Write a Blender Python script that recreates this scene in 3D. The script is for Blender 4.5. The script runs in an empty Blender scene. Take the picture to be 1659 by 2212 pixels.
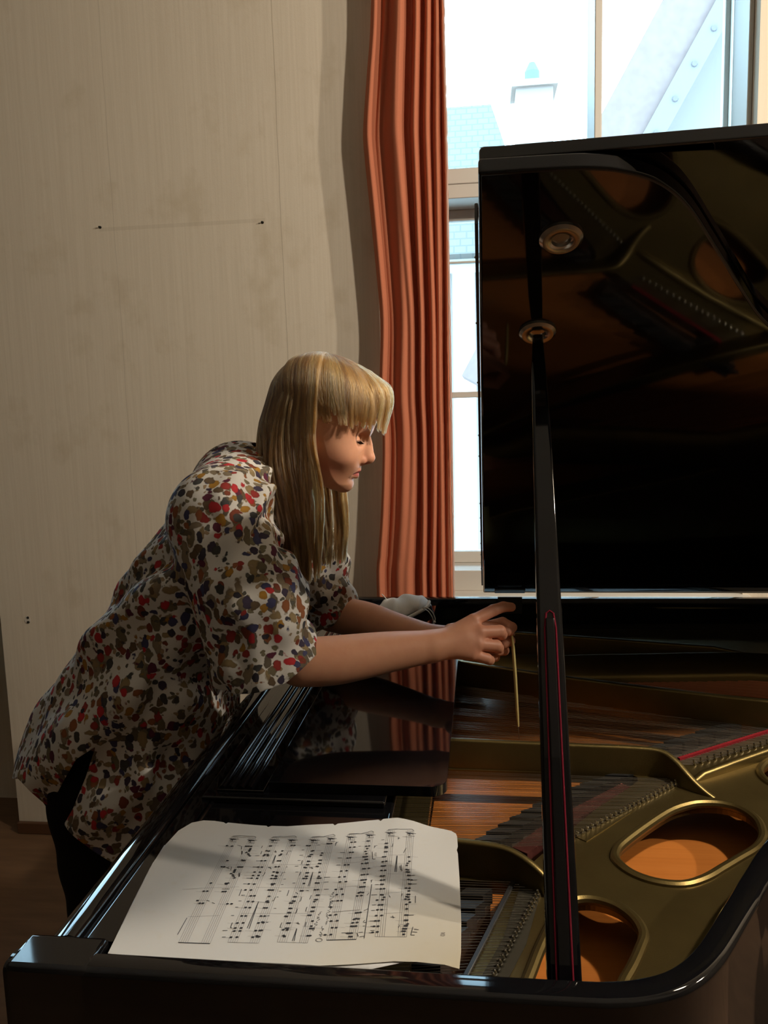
import bpy, bmesh, math, random
import numpy as np
from mathutils import Vector, Matrix
from mathutils.geometry import tessellate_polygon

# ------------------------------------------------------------------ scene, camera, world, lights
scene = bpy.context.scene
COL = scene.collection
scene.view_settings.view_transform = 'Standard'
scene.view_settings.look = 'None'
scene.view_settings.gamma = 1.0
scene.view_settings.use_curve_mapping = False
scene.view_settings.exposure = 0.0
scene.cycles.use_denoising = True
scene.cycles.max_bounces = 10
scene.cycles.transparent_max_bounces = 12
scene.cycles.sample_clamp_indirect = 4.0
scene.cycles.caustics_reflective = False
scene.cycles.caustics_refractive = False

cam_data = bpy.data.cameras.new('camera')
cam_data.sensor_fit = 'HORIZONTAL'
cam_data.sensor_width = 36.0
cam_data.lens = 36.0 * 1726.0 / 1659.0
cam_data.clip_start = 0.05
cam_data.clip_end = 200
cam = bpy.data.objects.new('camera', cam_data)
COL.objects.link(cam)
cam.matrix_world = Matrix(((0.992449, 0.01193, 0.122073, 0.0),
                           (0.119427, 0.132823, -0.983918, 0.0),
                           (-0.027953, 0.991068, 0.130396, 1.5),
                           (0, 0, 0, 1)))
scene.camera = cam

world = bpy.data.worlds.new('sky')
scene.world = world
world.use_nodes = True
bg = world.node_tree.nodes['Background']
bg.inputs[0].default_value = (0.50, 0.80, 1.0, 1)
bg.inputs[1].default_value = 10.0

LAMPS = [((1.22, 0.96, 2.48), 98.0), ((2.45, 0.95, 2.55), 142.0)]     # two ceiling lamps, out of frame to the right
LAMP_COLOR = (1.0, 0.875, 0.71)
for i, (p, w) in enumerate(LAMPS):
    ld = bpy.data.lights.new('ceiling_bulb_light', 'POINT')
    ld.energy = w
    ld.color = LAMP_COLOR
    ld.shadow_soft_size = 0.035
    lo = bpy.data.objects.new('ceiling_bulb_light', ld)
    lo.location = p
    COL.objects.link(lo)

WALL_Y = 2.56
rnd = random.Random(7)


# ------------------------------------------------------------------ helpers
def tag(o, label=None, cat=None, group=None, kind=None):
    if label: o['label'] = label
    if cat: o['category'] = cat
    if group: o['group'] = group
    if kind: o['kind'] = kind
    return o


def empty(name, loc):
    o = bpy.data.objects.new(name, None)
    o.location = loc
    o.empty_display_size = 0.05
    COL.objects.link(o)
    return o


def parent_to(o, p):
    """parent o to p and keep o where it is in the world"""
    if p is not None:
        o.parent = p
        o.matrix_parent_inverse = world_of(p).inverted()
    return o


def world_of(o):
    m = o.matrix_basis.copy()
    if o.parent is not None:
        m = world_of(o.parent) @ o.matrix_parent_inverse @ m
    return m


class MB:
    """collects verts and faces of one mesh"""
    def __init__(self):
        self.v, self.f, self.m = [], [], []

    def add(self, verts, faces, mi=0):
        b = len(self.v)
        self.v += [tuple(p) for p in verts]
        self.f += [tuple(b + i for i in f) for f in faces]
        self.m += [mi] * len(faces)
        return self

    def box(self, x0, x1, y0, y1, z0, z1, mi=0):
        v = [(x0, y0, z0), (x1, y0, z0), (x1, y1, z0), (x0, y1, z0), (x0, y0, z1), (x1, y0, z1), (x1, y1, z1), (x0, y1, z1)]
        return self.add(v, [(3, 2, 1, 0), (4, 5, 6, 7), (0, 1, 5, 4), (1, 2, 6, 5), (2, 3, 7, 6), (3, 0, 4, 7)], mi)

    def frame_box(self, o, ax, ay, az, mi=0):
        o, ax, ay, az = Vector(o), Vector(ax), Vector(ay), Vector(az)
        v = [o, o + ax, o + ax + ay, o + ay]
        v = v + [p + az for p in v]
        return self.add(v, [(3, 2, 1, 0), (4, 5, 6, 7), (0, 1, 5, 4), (1, 2, 6, 5), (2, 3, 7, 6), (3, 0, 4, 7)], mi)

    def prism(self, poly, fn, h0, h1, mi=0, holes=()):
        """poly: 2D outline (+ holes); fn(a, b, h) -> world point"""
        loops = [list(poly)] + [list(h) for h in holes]
        pts3 = [[Vector((a, b, 0)) for a, b in l] for l in loops]
        tris = tessellate_polygon(pts3)
        flat = [p for l in loops for p in l]
        n = len(flat)
        v = [fn(a, b, h0) for a, b in flat] + [fn(a, b, h1) for a, b in flat]
        f = []
        for t in tris:
            a, b, c = (flat[i] for i in t)
            if (b[0] - a[0]) * (c[1] - a[1]) - (b[1] - a[1]) * (c[0] - a[0]) < 0:
                t = (t[0], t[2], t[1])
            f.append(tuple(i + n for i in t))
            f.append((t[2], t[1], t[0]))
        s = 0
        for k, l in enumerate(loops):
            m = len(l)
            area = sum(l[i][0] * l[(i + 1) % m][1] - l[(i + 1) % m][0] * l[i][1] for i in range(m))
            for i in range(m):
                a, b = s + i, s + (i + 1) % m
                f.append((a, b, b + n, a + n) if (area > 0) == (k == 0) else (b, a, a + n, b + n))
            s += m
        return self.add(v, f, mi)

    def tube(self, pts, r, n=8, mi=0, cap=True, closed=False):
        pts = [Vector(p) for p in pts]
        k = len(pts)
        rs = r if hasattr(r, '__len__') else [r] * k
        up = None
        vs, fs = [], []
        for i, p in enumerate(pts):
            if closed:
                t = (pts[(i + 1) % k] - pts[i - 1])
            else:
                t = (pts[min(i + 1, k - 1)] - pts[max(i - 1, 0)])
            t.normalize()
            if up is None:
                up = Vector((0, 0, 1)) if abs(t.z) < 0.9 else Vector((1, 0, 0))
            x = t.cross(up)
            x.normalize()
            up = x.cross(t)
            for j in range(n):
                a = 2 * math.pi * j / n
                vs.append(p + (x * math.cos(a) + up * math.sin(a)) * rs[i])
        for i in range(k if closed else k - 1):
            i2 = (i + 1) % k
            for j in range(n):
                fs.append((i * n + j, i * n + (j + 1) % n, i2 * n + (j + 1) % n, i2 * n + j))
        if cap and not closed:
            fs.append(tuple(range(n))[::-1])
            fs.append(tuple((k - 1) * n + j for j in range(n)))
        return self.add(vs, fs, mi)

    def sweep(self, path, sec, closed=False, mi=0):
        """path: 2D xy polyline; sec: polygon of (inward offset, z); extruded along the path"""
        k, n = len(path), len(sec)
        P = [Vector(p) for p in path]
        vs, fs = [], []
        for i in range(k):
            if closed:
                a, b = P[i] - P[i - 1], P[(i + 1) % k] - P[i]
            else:
                a = P[i] - P[i - 1] if i else P[1] - P[0]
                b = P[i + 1] - P[i] if i < k - 1 else a
            a, b = a.normalized(), b.normalized()
            na, nb = Vector((-a.y, a.x)), Vector((-b.y, b.x))
            m = (na + nb)
            m = m / max(0.35, m.length_squared / 2) if m.length > 1e-6 else na
            for o, z in sec:
                q = P[i] + m * o
                vs.append((q.x, q.y, z))
        for i in range(k if closed else k - 1):
            i2 = (i + 1) % k
            for j in range(n):
                j2 = (j + 1) % n
                fs.append((i * n + j, i2 * n + j, i2 * n + j2, i * n + j2))
        if not closed:
            fs.append(tuple(range(n)))
            fs.append(tuple((k - 1) * n + j for j in range(n))[::-1])
        return self.add(vs, fs, mi)

    def lathe(self, prof, o, axis=(0, 0, 1), n=24, mi=0):
        o, ax = Vector(o), Vector(axis).normalized()
        x = ax.orthogonal().normalized()
        y = ax.cross(x)
        vs, fs = [], []
        for r, h in prof:
            for j in range(n):
                a = 2 * math.pi * j / n
                vs.append(o + ax * h + (x * math.cos(a) + y * math.sin(a)) * r)
        k = len(prof)
        for i in range(k - 1):
            for j in range(n):
                fs.append((i * n + j, i * n + (j + 1) % n, (i + 1) * n + (j + 1) % n, (i + 1) * n + j))
        fs.append(tuple(range(n))[::-1])
        fs.append(tuple((k - 1) * n + j for j in range(n)))
        return self.add(vs, fs, mi)

    def build(self, name, mats, parent=None, smooth=False, bevel=0, seg=2, angle=35, fix=True):
        me = bpy.data.meshes.new(name)
        me.from_pydata(self.v, [], self.f)
        for m in (mats if isinstance(mats, (list, tuple)) else [mats]):
            me.materials.append(m)
        if any(self.m):
            me.polygons.foreach_set('material_index', self.m)
        if fix:
            bm = bmesh.new()
            bm.from_mesh(me)
            bmesh.ops.recalc_face_normals(bm, faces=bm.faces)
            bm.to_mesh(me)
            bm.free()
        if smooth or bevel:
            me.polygons.foreach_set('use_smooth', [True] * len(me.polygons))
        me.update()
        o = bpy.data.objects.new(name, me)
        COL.objects.link(o)
        if bevel:
            b = o.modifiers.new('bevel', 'BEVEL')
            b.width, b.segments, b.limit_method, b.angle_limit = bevel, seg, 'ANGLE', math.radians(angle)
        if smooth and not bevel:
            try:
                me.set_sharp_from_angle(angle=math.radians(angle))
            except Exception:
                pass
        elif bevel:
            try:
                me.set_sharp_from_angle(angle=math.radians(50))
            except Exception:
                pass
        parent_to(o, parent)
        return o


def catmull(pts, n=8, closed=False):
    P = np.array(pts, float)
    k = len(P)
    out = []
    for i in range(k if closed else k - 1):
        if closed:
            p0, p1, p2, p3 = P[i - 1], P[i], P[(i + 1) % k], P[(i + 2) % k]
        else:
            p1, p2 = P[i], P[i + 1]
            p0 = P[i - 1] if i else 2 * p1 - p2
            p3 = P[i + 2] if i + 2 < k else 2 * p2 - p1
        for j in range(n):
            t = j / n
            out.append(0.5 * ((2 * p1) + (-p0 + p2) * t + (2 * p0 - 5 * p1 + 4 * p2 - p3) * t * t + (-p0 + 3 * p1 - 3 * p2 + p3) * t ** 3))
    if not closed:
        out.append(P[-1])
    return [tuple(p) for p in out]


def offset_path(path, d):
    P = [Vector(p) for p in path]
    out = []
    for i in range(len(P)):
        a = (P[i] - P[i - 1]) if i else (P[1] - P[0])
        b = (P[i + 1] - P[i]) if i < len(P) - 1 else a
        a, b = a.normalized(), b.normalized()
        m = Vector((-a.y - b.y, a.x + b.x))
        m = m / max(0.35, m.length_squared / 2)
        q = P[i] + m * d
        out.append((q.x, q.y))
    return out


# ------------------------------------------------------------------ materials
def mat(name, color, rough=0.5, metal=0.0, coat=0.0, spec=0.5, **kw):
    m = bpy.data.materials.new(name)
    m.use_nodes = True
    b = m.node_tree.nodes['Principled BSDF']
    b.inputs['Base Color'].default_value = (*color, 1)
    b.inputs['Roughness'].default_value = rough
    b.inputs['Metallic'].default_value = metal
    b.inputs['Coat Weight'].default_value = coat
    b.inputs['Specular IOR Level'].default_value = spec
    for k, v in kw.items():
        b.inputs[k].default_value = v
    return m


class NT:
    """small node-tree writer"""
    def __init__(self, m):
        self.t = m.node_tree
        self.b = self.t.nodes['Principled BSDF']

    def n(self, typ, ins=None, **props):
        x = self.t.nodes.new(typ)
        for k, v in props.items():
            setattr(x, k, v)
        for k, v in (ins or {}).items():
            if hasattr(v, 'is_output') or isinstance(v, bpy.types.NodeSocket):
                self.t.links.new(v, x.inputs[k])
            else:
                x.inputs[k].default_value = v
        return x

    def link(self, a, b):
        self.t.links.new(a, b)

    def coords(self, scale=(1, 1, 1), rot=(0, 0, 0)):
        g = self.n('ShaderNodeNewGeometry')
        mp = self.n('ShaderNodeMapping', {'Vector': g.outputs['Position'], 'Scale': scale, 'Rotation': rot})
        return mp.outputs[0]

    def ramp(self, fac, stops, interp='LINEAR'):
        r = self.n('ShaderNodeValToRGB', {'Fac': fac})
        cr = r.color_ramp
        cr.interpolation = interp
        while len(cr.elements) < len(stops):
            cr.elements.new(0.5)
        for e, (p, c) in zip(cr.elements, stops):
            e.position = p
            e.color = (*c, 1)
        return r.outputs[0]

    def mix(self, fac, a, b, mode='MIX'):
        x = self.n('ShaderNodeMix', data_type='RGBA', blend_type=mode)
        for sock, v in ((x.inputs[0], fac), (x.inputs[6], a), (x.inputs[7], b)):
            if isinstance(v, bpy.types.NodeSocket):
                self.link(v, sock)
            else:
                sock.default_value = v if not isinstance(v, tuple) else (*v, 1)
        return x.outputs[2]

    def math(self, op, a, b=0.0, c=0.0):
        x = self.n('ShaderNodeMath', operation=op)
        for s, v in zip(x.inputs, (a, b, c)):
            if isinstance(v, bpy.types.NodeSocket):
                self.link(v, s)
            else:
                s.default_value = v
        return x.outputs[0]

    def bump(self, h, strength=0.3, dist=0.002):
        x = self.n('ShaderNodeBump', {'Height': h, 'Strength': strength, 'Distance': dist})
        self.link(x.outputs[0], self.b.inputs['Normal'])


def noise(nt, vec, scale, detail=3, rough=0.55):
    return nt.n('ShaderNodeTexNoise', {'Vector': vec, 'Scale': scale, 'Detail': detail, 'Roughness': rough}).outputs['Fac']


M_BLACK = mat('black_piano_lacquer', (0.0035, 0.0035, 0.0042), 0.045, spec=0.45)
nt = NT(M_BLACK)
v = nt.coords()
nt.link(nt.math('MULTIPLY_ADD', noise(nt, v, 22.0), 0.05, 0.022), nt.b.inputs['Roughness'])
M_BLACK_SATIN = mat('black_satin', (0.006, 0.006, 0.007), 0.35)
M_GOLD = mat('bronze_plate', (0.24, 0.17, 0.055), 0.38, 0.88)
nt = NT(M_GOLD)
v = nt.coords()
nt.link(nt.ramp(noise(nt, v, 9.0, 4), [(0.3, (0.140, 0.102, 0.036)), (0.7, (0.188, 0.138, 0.050))]), nt.b.inputs['Base Color'])
nt.bump(noise(nt, v, 700.0, 2), 0.25, 0.0006)
M_WOOD = mat('spruce_soundboard', (0.45, 0.19, 0.06), 0.38)
nt = NT(M_WOOD)
v = nt.coords((1.2, 55.0, 1.0), (0, 0, -0.5))
nt.link(nt.ramp(noise(nt, v, 3.0, 4), [(0.3, (0.40, 0.125, 0.021)), (0.7, (0.47, 0.160, 0.030))]), nt.b.inputs['Base Color'])
M_BRIDGE = mat('dark_maple_bridge', (0.045, 0.028, 0.018), 0.5)
M_GRAPHITE = mat('graphite_bridge_top', (0.012, 0.012, 0.012), 0.4)
M_STEEL = mat('string_steel', (0.27, 0.24, 0.20), 0.28, 1.0)
M_COPPER = mat('copper_winding', (0.62, 0.25, 0.13), 0.35, 1.0)
M_PIN = mat('pin_steel', (0.5, 0.48, 0.42), 0.25, 1.0)
M_REDFELT = mat('red_felt', (0.17, 0.010, 0.014), 0.95, spec=0.1)
M_MAROON = mat('maroon_felt', (0.05, 0.014, 0.011), 0.95, spec=0.1)
M_GREYFELT = mat('grey_felt', (0.028, 0.025, 0.018), 0.95, spec=0.1)
M_CHROME = mat('worn_nickel', (0.42, 0.40, 0.37), 0.22, 1.0)
M_DARKMETAL = mat('dark_hinge_metal', (0.07, 0.07, 0.07), 0.4, 0.8)

M_WALL = mat('beige_wallpaper', (0.5, 0.42, 0.31), 0.85, spec=0.2)
nt = NT(M_WALL)
v = nt.coords()
streak = noise(nt, nt.coords((150, 1, 3.0)), 1.0, 3, 0.6)
weave = noise(nt, nt.coords((420, 1, 420)), 1.0, 2, 0.5)
blotch = noise(nt, nt.coords((7.0, 1, 5.5)), 1.0, 5, 0.62)
big = noise(nt, v, 0.9, 3)
c = nt.ramp(streak, [(0.3, (0.66, 0.580, 0.468)), (0.7, (0.72, 0.640, 0.525))])
c = nt.mix(nt.ramp(blotch, [(0.56, (0, 0, 0)), (0.72, (0.42, 0.42, 0.42))]), c, (0.51, 0.42, 0.29))
c = nt.mix(nt.math('MULTIPLY', nt.math('GREATER_THAN', weave, 0.57), 0.10), c, (0.56, 0.485, 0.39))
c = nt.mix(nt.ramp(big, [(0.4, (0, 0, 0)), (0.75, (0.22, 0.22, 0.22))]), c, (0.61, 0.53, 0.43))
sep = nt.n('ShaderNodeSeparateXYZ', {'Vector': v})
wob = nt.math('MULTIPLY_ADD', noise(nt, nt.coords((0.2, 1, 2.5)), 1.0, 3), 0.02, -0.01)
for sx, st in ((-1.172, 0.16), (-0.619, 0.30), (-0.10, 0.2)):
    d = nt.math('ABSOLUTE', nt.math('ADD', nt.math('SUBTRACT', sep.outputs[0], sx), wob))
    c = nt.mix(nt.math('MULTIPLY', nt.math('LESS_THAN', d, 0.0014), st), c, (0.16, 0.11, 0.06))
zl = nt.math('ABSOLUTE', nt.math('SUBTRACT', sep.outputs[2], 2.095))
inx = nt.math('MULTIPLY', nt.math('GREATER_THAN', sep.outputs[0], -1.22), nt.math('LESS_THAN', sep.outputs[0], -0.67))
c = nt.mix(nt.math('MULTIPLY', nt.math('MULTIPLY', nt.math('LESS_THAN', zl, 0.006), inx), 0.12), c, (0.2, 0.14, 0.08))
nt.link(c, nt.b.inputs['Base Color'])
nt.bump(nt.math('ADD', weave, streak), 0.10, 0.0015)

M_PLAIN_WALL = mat('painted_wall', (0.13, 0.11, 0.085), 0.9, spec=0.2)
M_CEIL = mat('ceiling_paint', (0.7, 0.66, 0.58), 0.9, spec=0.2)
M_FLOOR = mat('brown_floor', (0.16, 0.085, 0.04), 0.55)
nt = NT(M_FLOOR)
nt.link(nt.ramp(noise(nt, nt.coords((2.0, 14.0, 1)), 2.0, 4), [(0.3, (0.13, 0.07, 0.035)), (0.7, (0.19, 0.105, 0.055))]), nt.b.inputs['Base Color'])
M_BASEBOARD = mat('brown_baseboard', (0.10, 0.045, 0.02), 0.5)
M_WINDOW = mat('white_window_paint', (0.60, 0.57, 0.52), 0.45)
M_GLASS = bpy.data.materials.new('window_glass')
M_GLASS.use_nodes = True
t = M_GLASS.node_tree
t.nodes.remove(t.nodes['Principled BSDF'])
tr = t.nodes.new('ShaderNodeBsdfTransparent')
gl = t.nodes.new('ShaderNodeBsdfGlossy')
gl.inputs['Roughness'].default_value = 0.0
fr = t.nodes.new('ShaderNodeFresnel')
fr.inputs[0].default_value = 1.35
mx = t.nodes.new('ShaderNodeMixShader')
t.links.new(fr.outputs[0], mx.inputs[0])
t.links.new(tr.outputs[0], mx.inputs[1])
t.links.new(gl.outputs[0], mx.inputs[2])
t.links.new(mx.outputs[0], t.nodes['Material Output'].inputs[0])

M_CURTAIN = mat('orange_curtain_cloth', (0.52, 0.145, 0.06), 0.85, spec=0.15)
nt = NT(M_CURTAIN)
v = nt.coords()
wv = noise(nt, nt.coords((900, 900, 900)), 1.0, 2)
nt.link(nt.ramp(wv, [(0.3, (0.57, 0.195, 0.105)), (0.7, (0.66, 0.24, 0.135))]), nt.b.inputs['Base Color'])
nt.bump(wv, 0.2, 0.0006)
tl = nt.n('ShaderNodeBsdfTranslucent', {'Color': (0.66, 0.22, 0.14, 1)})
ms = nt.n('ShaderNodeMixShader', {0: 0.22})
nt.link(nt.b.outputs[0], ms.inputs[1])
nt.link(tl.outputs[0], ms.inputs[2])
nt.link(ms.outputs[0], nt.t.nodes['Material Output'].inputs[0])
M_GREYCURTAIN = mat('grey_green_cloth', (0.10, 0.10, 0.075), 0.9, spec=0.1)

M_PAPER = mat('aged_paper', (0.62, 0.60, 0.56), 0.75, spec=0.2)
nt = NT(M_PAPER)
v = nt.coords()
sep = nt.n('ShaderNodeSeparateXYZ', {'Vector': v})
edge = nt.math('ADD', nt.math('MULTIPLY', nt.math('SUBTRACT', sep.outputs[0], -0.20), 3.0), nt.math('MULTIPLY', nt.math('SUBTRACT', 0.80, sep.outputs[1]), 4.0))
edge = nt.math('ADD', edge, nt.math('MULTIPLY_ADD', noise(nt, v, 18.0), 0.4, -0.2))
c = nt.mix(nt.ramp(edge, [(0.35, (0, 0, 0)), (1.0, (0.75, 0.75, 0.75))]), (0.55, 0.54, 0.52), (0.54, 0.47, 0.32))
c = nt.mix(nt.ramp(noise(nt, v, 60.0, 4), [(0.6, (0, 0, 0)), (0.8, (0.25, 0.25, 0.25))]), c, (0.5, 0.44, 0.32))
nt.link(c, nt.b.inputs['Base Color'])
M_PAPER2 = mat('white_paper', (0.66, 0.66, 0.66), 0.75, spec=0.2)
M_INK = mat('printed_ink', (0.03, 0.03, 0.035), 0.8, spec=0.1)
M_INK_FAINT = mat('staff_line_ink', (0.20, 0.19, 0.19), 0.8, spec=0.1)
M_LINEN = mat('grey_linen', (0.42, 0.41, 0.40), 0.92, spec=0.1)
nt = NT(M_LINEN)
wv = noise(nt, nt.coords((800, 800, 800)), 1.0, 2)
nt.link(nt.ramp(wv, [(0.3, (0.60, 0.59, 0.58)), (0.7, (0.72, 0.71, 0.69))]), nt.b.inputs['Base Color'])
nt.bump(wv, 0.3, 0.0006)
M_LINEN_SHADE = mat('shaded_linen_mouth', (0.05, 0.048, 0.055), 0.95, spec=0.05)  # darker copy of the linen: shade inside the open mouth, painted in
M_CORD = mat('pale_cord', (0.62, 0.60, 0.57), 0.9, spec=0.1)
M_STICK = mat('pale_yellow_wood', (0.72, 0.60, 0.24), 0.5)

M_SKIN = mat('skin', (0.6, 0.3, 0.2), 0.48, spec=0.35)
nt = NT(M_SKIN)
ca = nt.n('ShaderNodeVertexColor', layer_name='Col')
v = nt.coords()
c = nt.mix(nt.ramp(noise(nt, v, 55.0, 4), [(0.35, (0, 0, 0)), (0.75, (0.22, 0.22, 0.22))]), ca.outputs[0], (0.50, 0.17, 0.11))
nt.link(c, nt.b.inputs['Base Color'])
nt.b.inputs['Subsurface Weight'].default_value = 0.12
nt.b.inputs['Subsurface Radius'].default_value = (0.010, 0.004, 0.002)
nt.b.inputs['Subsurface Scale'].default_value = 0.5
nt.bump(noise(nt, v, 900.0, 2), 0.08, 0.0006)

M_TROUSER = mat('black_trouser_cloth', (0.006, 0.006, 0.006), 0.9, spec=0.1)
M_SHOE = mat('black_shoe_leather', (0.01, 0.01, 0.01), 0.4)
M_LASH = mat('dark_lash', (0.012, 0.006, 0.004), 1.0, spec=0.0)

M_BLOUSE = mat('leaf_print_blouse', (0.5, 0.47, 0.43), 0.85, spec=0.15)
nt = NT(M_BLOUSE)
base = nt.coords()
wn = nt.n('ShaderNodeTexNoise', {'Vector': base, 'Scale': 70.0, 'Detail': 2.0})
off = nt.n('ShaderNodeVectorMath', {0: wn.outputs['Color'], 1: (0.5, 0.5, 0.5)}, operation='SUBTRACT')
off2 = nt.n('ShaderNodeVectorMath', {0: off.outputs[0], 'Scale': 0.012}, operation='SCALE')
wv_ = nt.n('ShaderNodeVectorMath', {0: base, 1: off2.outputs[0]}, operation='ADD').outputs[0]
c = (0.61, 0.585, 0.55)


def motif(col, scale, stretch, rot, shift, size, palette, jitter=1.0):
    mp = nt.n('ShaderNodeMapping', {'Vector': wv_, 'Scale': stretch, 'Rotation': rot, 'Location': shift})
    vo = nt.n('ShaderNodeTexVoronoi', {'Vector': mp.outputs[0], 'Scale': scale, 'Randomness': jitter})
    sp = nt.n('ShaderNodeSeparateColor', {'Color': vo.outputs['Color']})
    pal = nt.ramp(sp.outputs[0], [(i / len(palette), p) for i, p in enumerate(palette)], 'CONSTANT')
    lim = nt.math('MULTIPLY_ADD', sp.outputs[1], 0.16, size)
    mask = nt.ramp(nt.math('SUBTRACT', lim, vo.outputs['Distance']), [(0.0, (0, 0, 0)), (0.05, (1, 1, 1))])
    inner = nt.ramp(nt.math('DIVIDE', vo.outputs['Distance'], lim), [(0.0, (1.15, 1.15, 1.15)), (0.75, (1, 1, 1)), (1.0, (0.7, 0.7, 0.7))])
    pal = nt.mix(1.0, pal, inner, 'MULTIPLY')
    return nt.mix(mask, col, pal)


OLIVE = [(0.14, 0.115, 0.07), (0.21, 0.165, 0.11), (0.11, 0.09, 0.065), (0.24, 0.175, 0.09)]
BERRY = [(0.26, 0.035, 0.03), (0.045, 0.035, 0.06), (0.33, 0.17, 0.03), (0.035, 0.032, 0.045), (0.17, 0.045, 0.025), (0.11, 0.075, 0.045), (0.40, 0.03, 0.035), (0.05, 0.05, 0.11), (0.23, 0.085, 0.035), (0.09, 0.02, 0.04), (0.05, 0.05, 0.05)]
c = motif(c, 46.0, (1.0, 1.0, 0.50), (0.5, 0.6, 0.3), (3.1, 1.7, 0.2), 0.30, OLIVE)
c = motif(c, 50.0, (0.45, 1.0, 1.0), (0.2, -0.7, 0.9), (0.7, 4.2, 2.2), 0.24, OLIVE[::-1])
c = motif(c, 78.0, (1.0, 0.6, 1.0), (1.5, 0.4, 0.2), (8.1, 3.3, 6.2), 0.22, [(0.16, 0.14, 0.085), (0.28, 0.20, 0.12), (0.09, 0.085, 0.07)])
c = motif(c, 53.0, (1.0, 1.0, 0.75), (0.9, 0.3, 0.1), (5.3, 0.2, 1.2), 0.32, BERRY)
c = motif(c, 50.0, (0.8, 1.0, 1.0), (0.3, 1.2, 0.6), (1.3, 7.2, 3.2), 0.24, BERRY[3:] + BERRY[:3])
nt.link(c, nt.b.inputs['Base Color'])
nt.bump(noise(nt, nt.coords((600, 600, 600)), 1.0, 2), 0.12, 0.0006)

M_HAIR = bpy.data.materials.new('dark_blond_hair')
M_HAIR.use_nodes = True
t = M_HAIR.node_tree
t.nodes.remove(t.nodes['Principled BSDF'])
hb = t.nodes.new('ShaderNodeBsdfHairPrincipled')
hb.parametrization = 'COLOR'
at = t.nodes.new('ShaderNodeAttribute')
at.attribute_name = 'tint'
t.links.new(at.outputs['Color'], hb.inputs['Color'])
hb.inputs['Roughness'].default_value = 0.32
hb.inputs['Radial Roughness'].default_value = 0.45
if 'Random Roughness' in hb.inputs: hb.inputs['Random Roughness'].default_value = 0.2
t.links.new(hb.outputs[0], t.nodes['Material Output'].inputs[0])

M_ROOF = mat('slate_roof_tiles', (0.20, 0.24, 0.25), 0.9, spec=0.1)
nt = NT(M_ROOF)
br = nt.n('ShaderNodeTexBrick', {'Vector': nt.coords((1, 1, 1), (math.radians(90), 0, 0)), 'Color1': (0.175, 0.168, 0.16, 1), 'Color2': (0.168, 0.163, 0.155, 1), 'Mortar': (0.137, 0.142, 0.14, 1), 'Scale': 1.0, 'Mortar Size': 0.009, 'Brick Width': 0.13, 'Row Height': 0.085})
nt.link(br.outputs[0], nt.b.inputs['Base Color'])
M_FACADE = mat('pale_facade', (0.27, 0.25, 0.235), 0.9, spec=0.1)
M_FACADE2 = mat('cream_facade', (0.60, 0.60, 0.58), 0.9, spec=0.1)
M_GABLE = mat('weathered_verge', (0.27, 0.245, 0.25), 0.9, spec=0.1)
nt = NT(M_GABLE)
nt.link(nt.ramp(noise(nt, nt.coords((14, 14, 14)), 1.0, 4), [(0.35, (0.190, 0.145, 0.140)), (0.7, (0.215, 0.168, 0.158))]), nt.b.inputs['Base Color'])
M_COPPERGREEN = mat('green_copper_cap', (0.14, 0.19, 0.14), 0.8, spec=0.1)
M_STREET = mat('street', (0.45, 0.43, 0.40), 0.9)
M_BULB = mat('lamp_glass', (0.8, 0.75, 0.65), 0.4)
M_NAIL = mat('dark_nail', (0.02, 0.018, 0.015), 0.5, 0.6)
M_PLASTER = mat('chipped_plaster', (0.62, 0.58, 0.52), 0.95)
M_HOLE = mat('drilled_hole', (0.012, 0.01, 0.008), 1.0)
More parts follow.
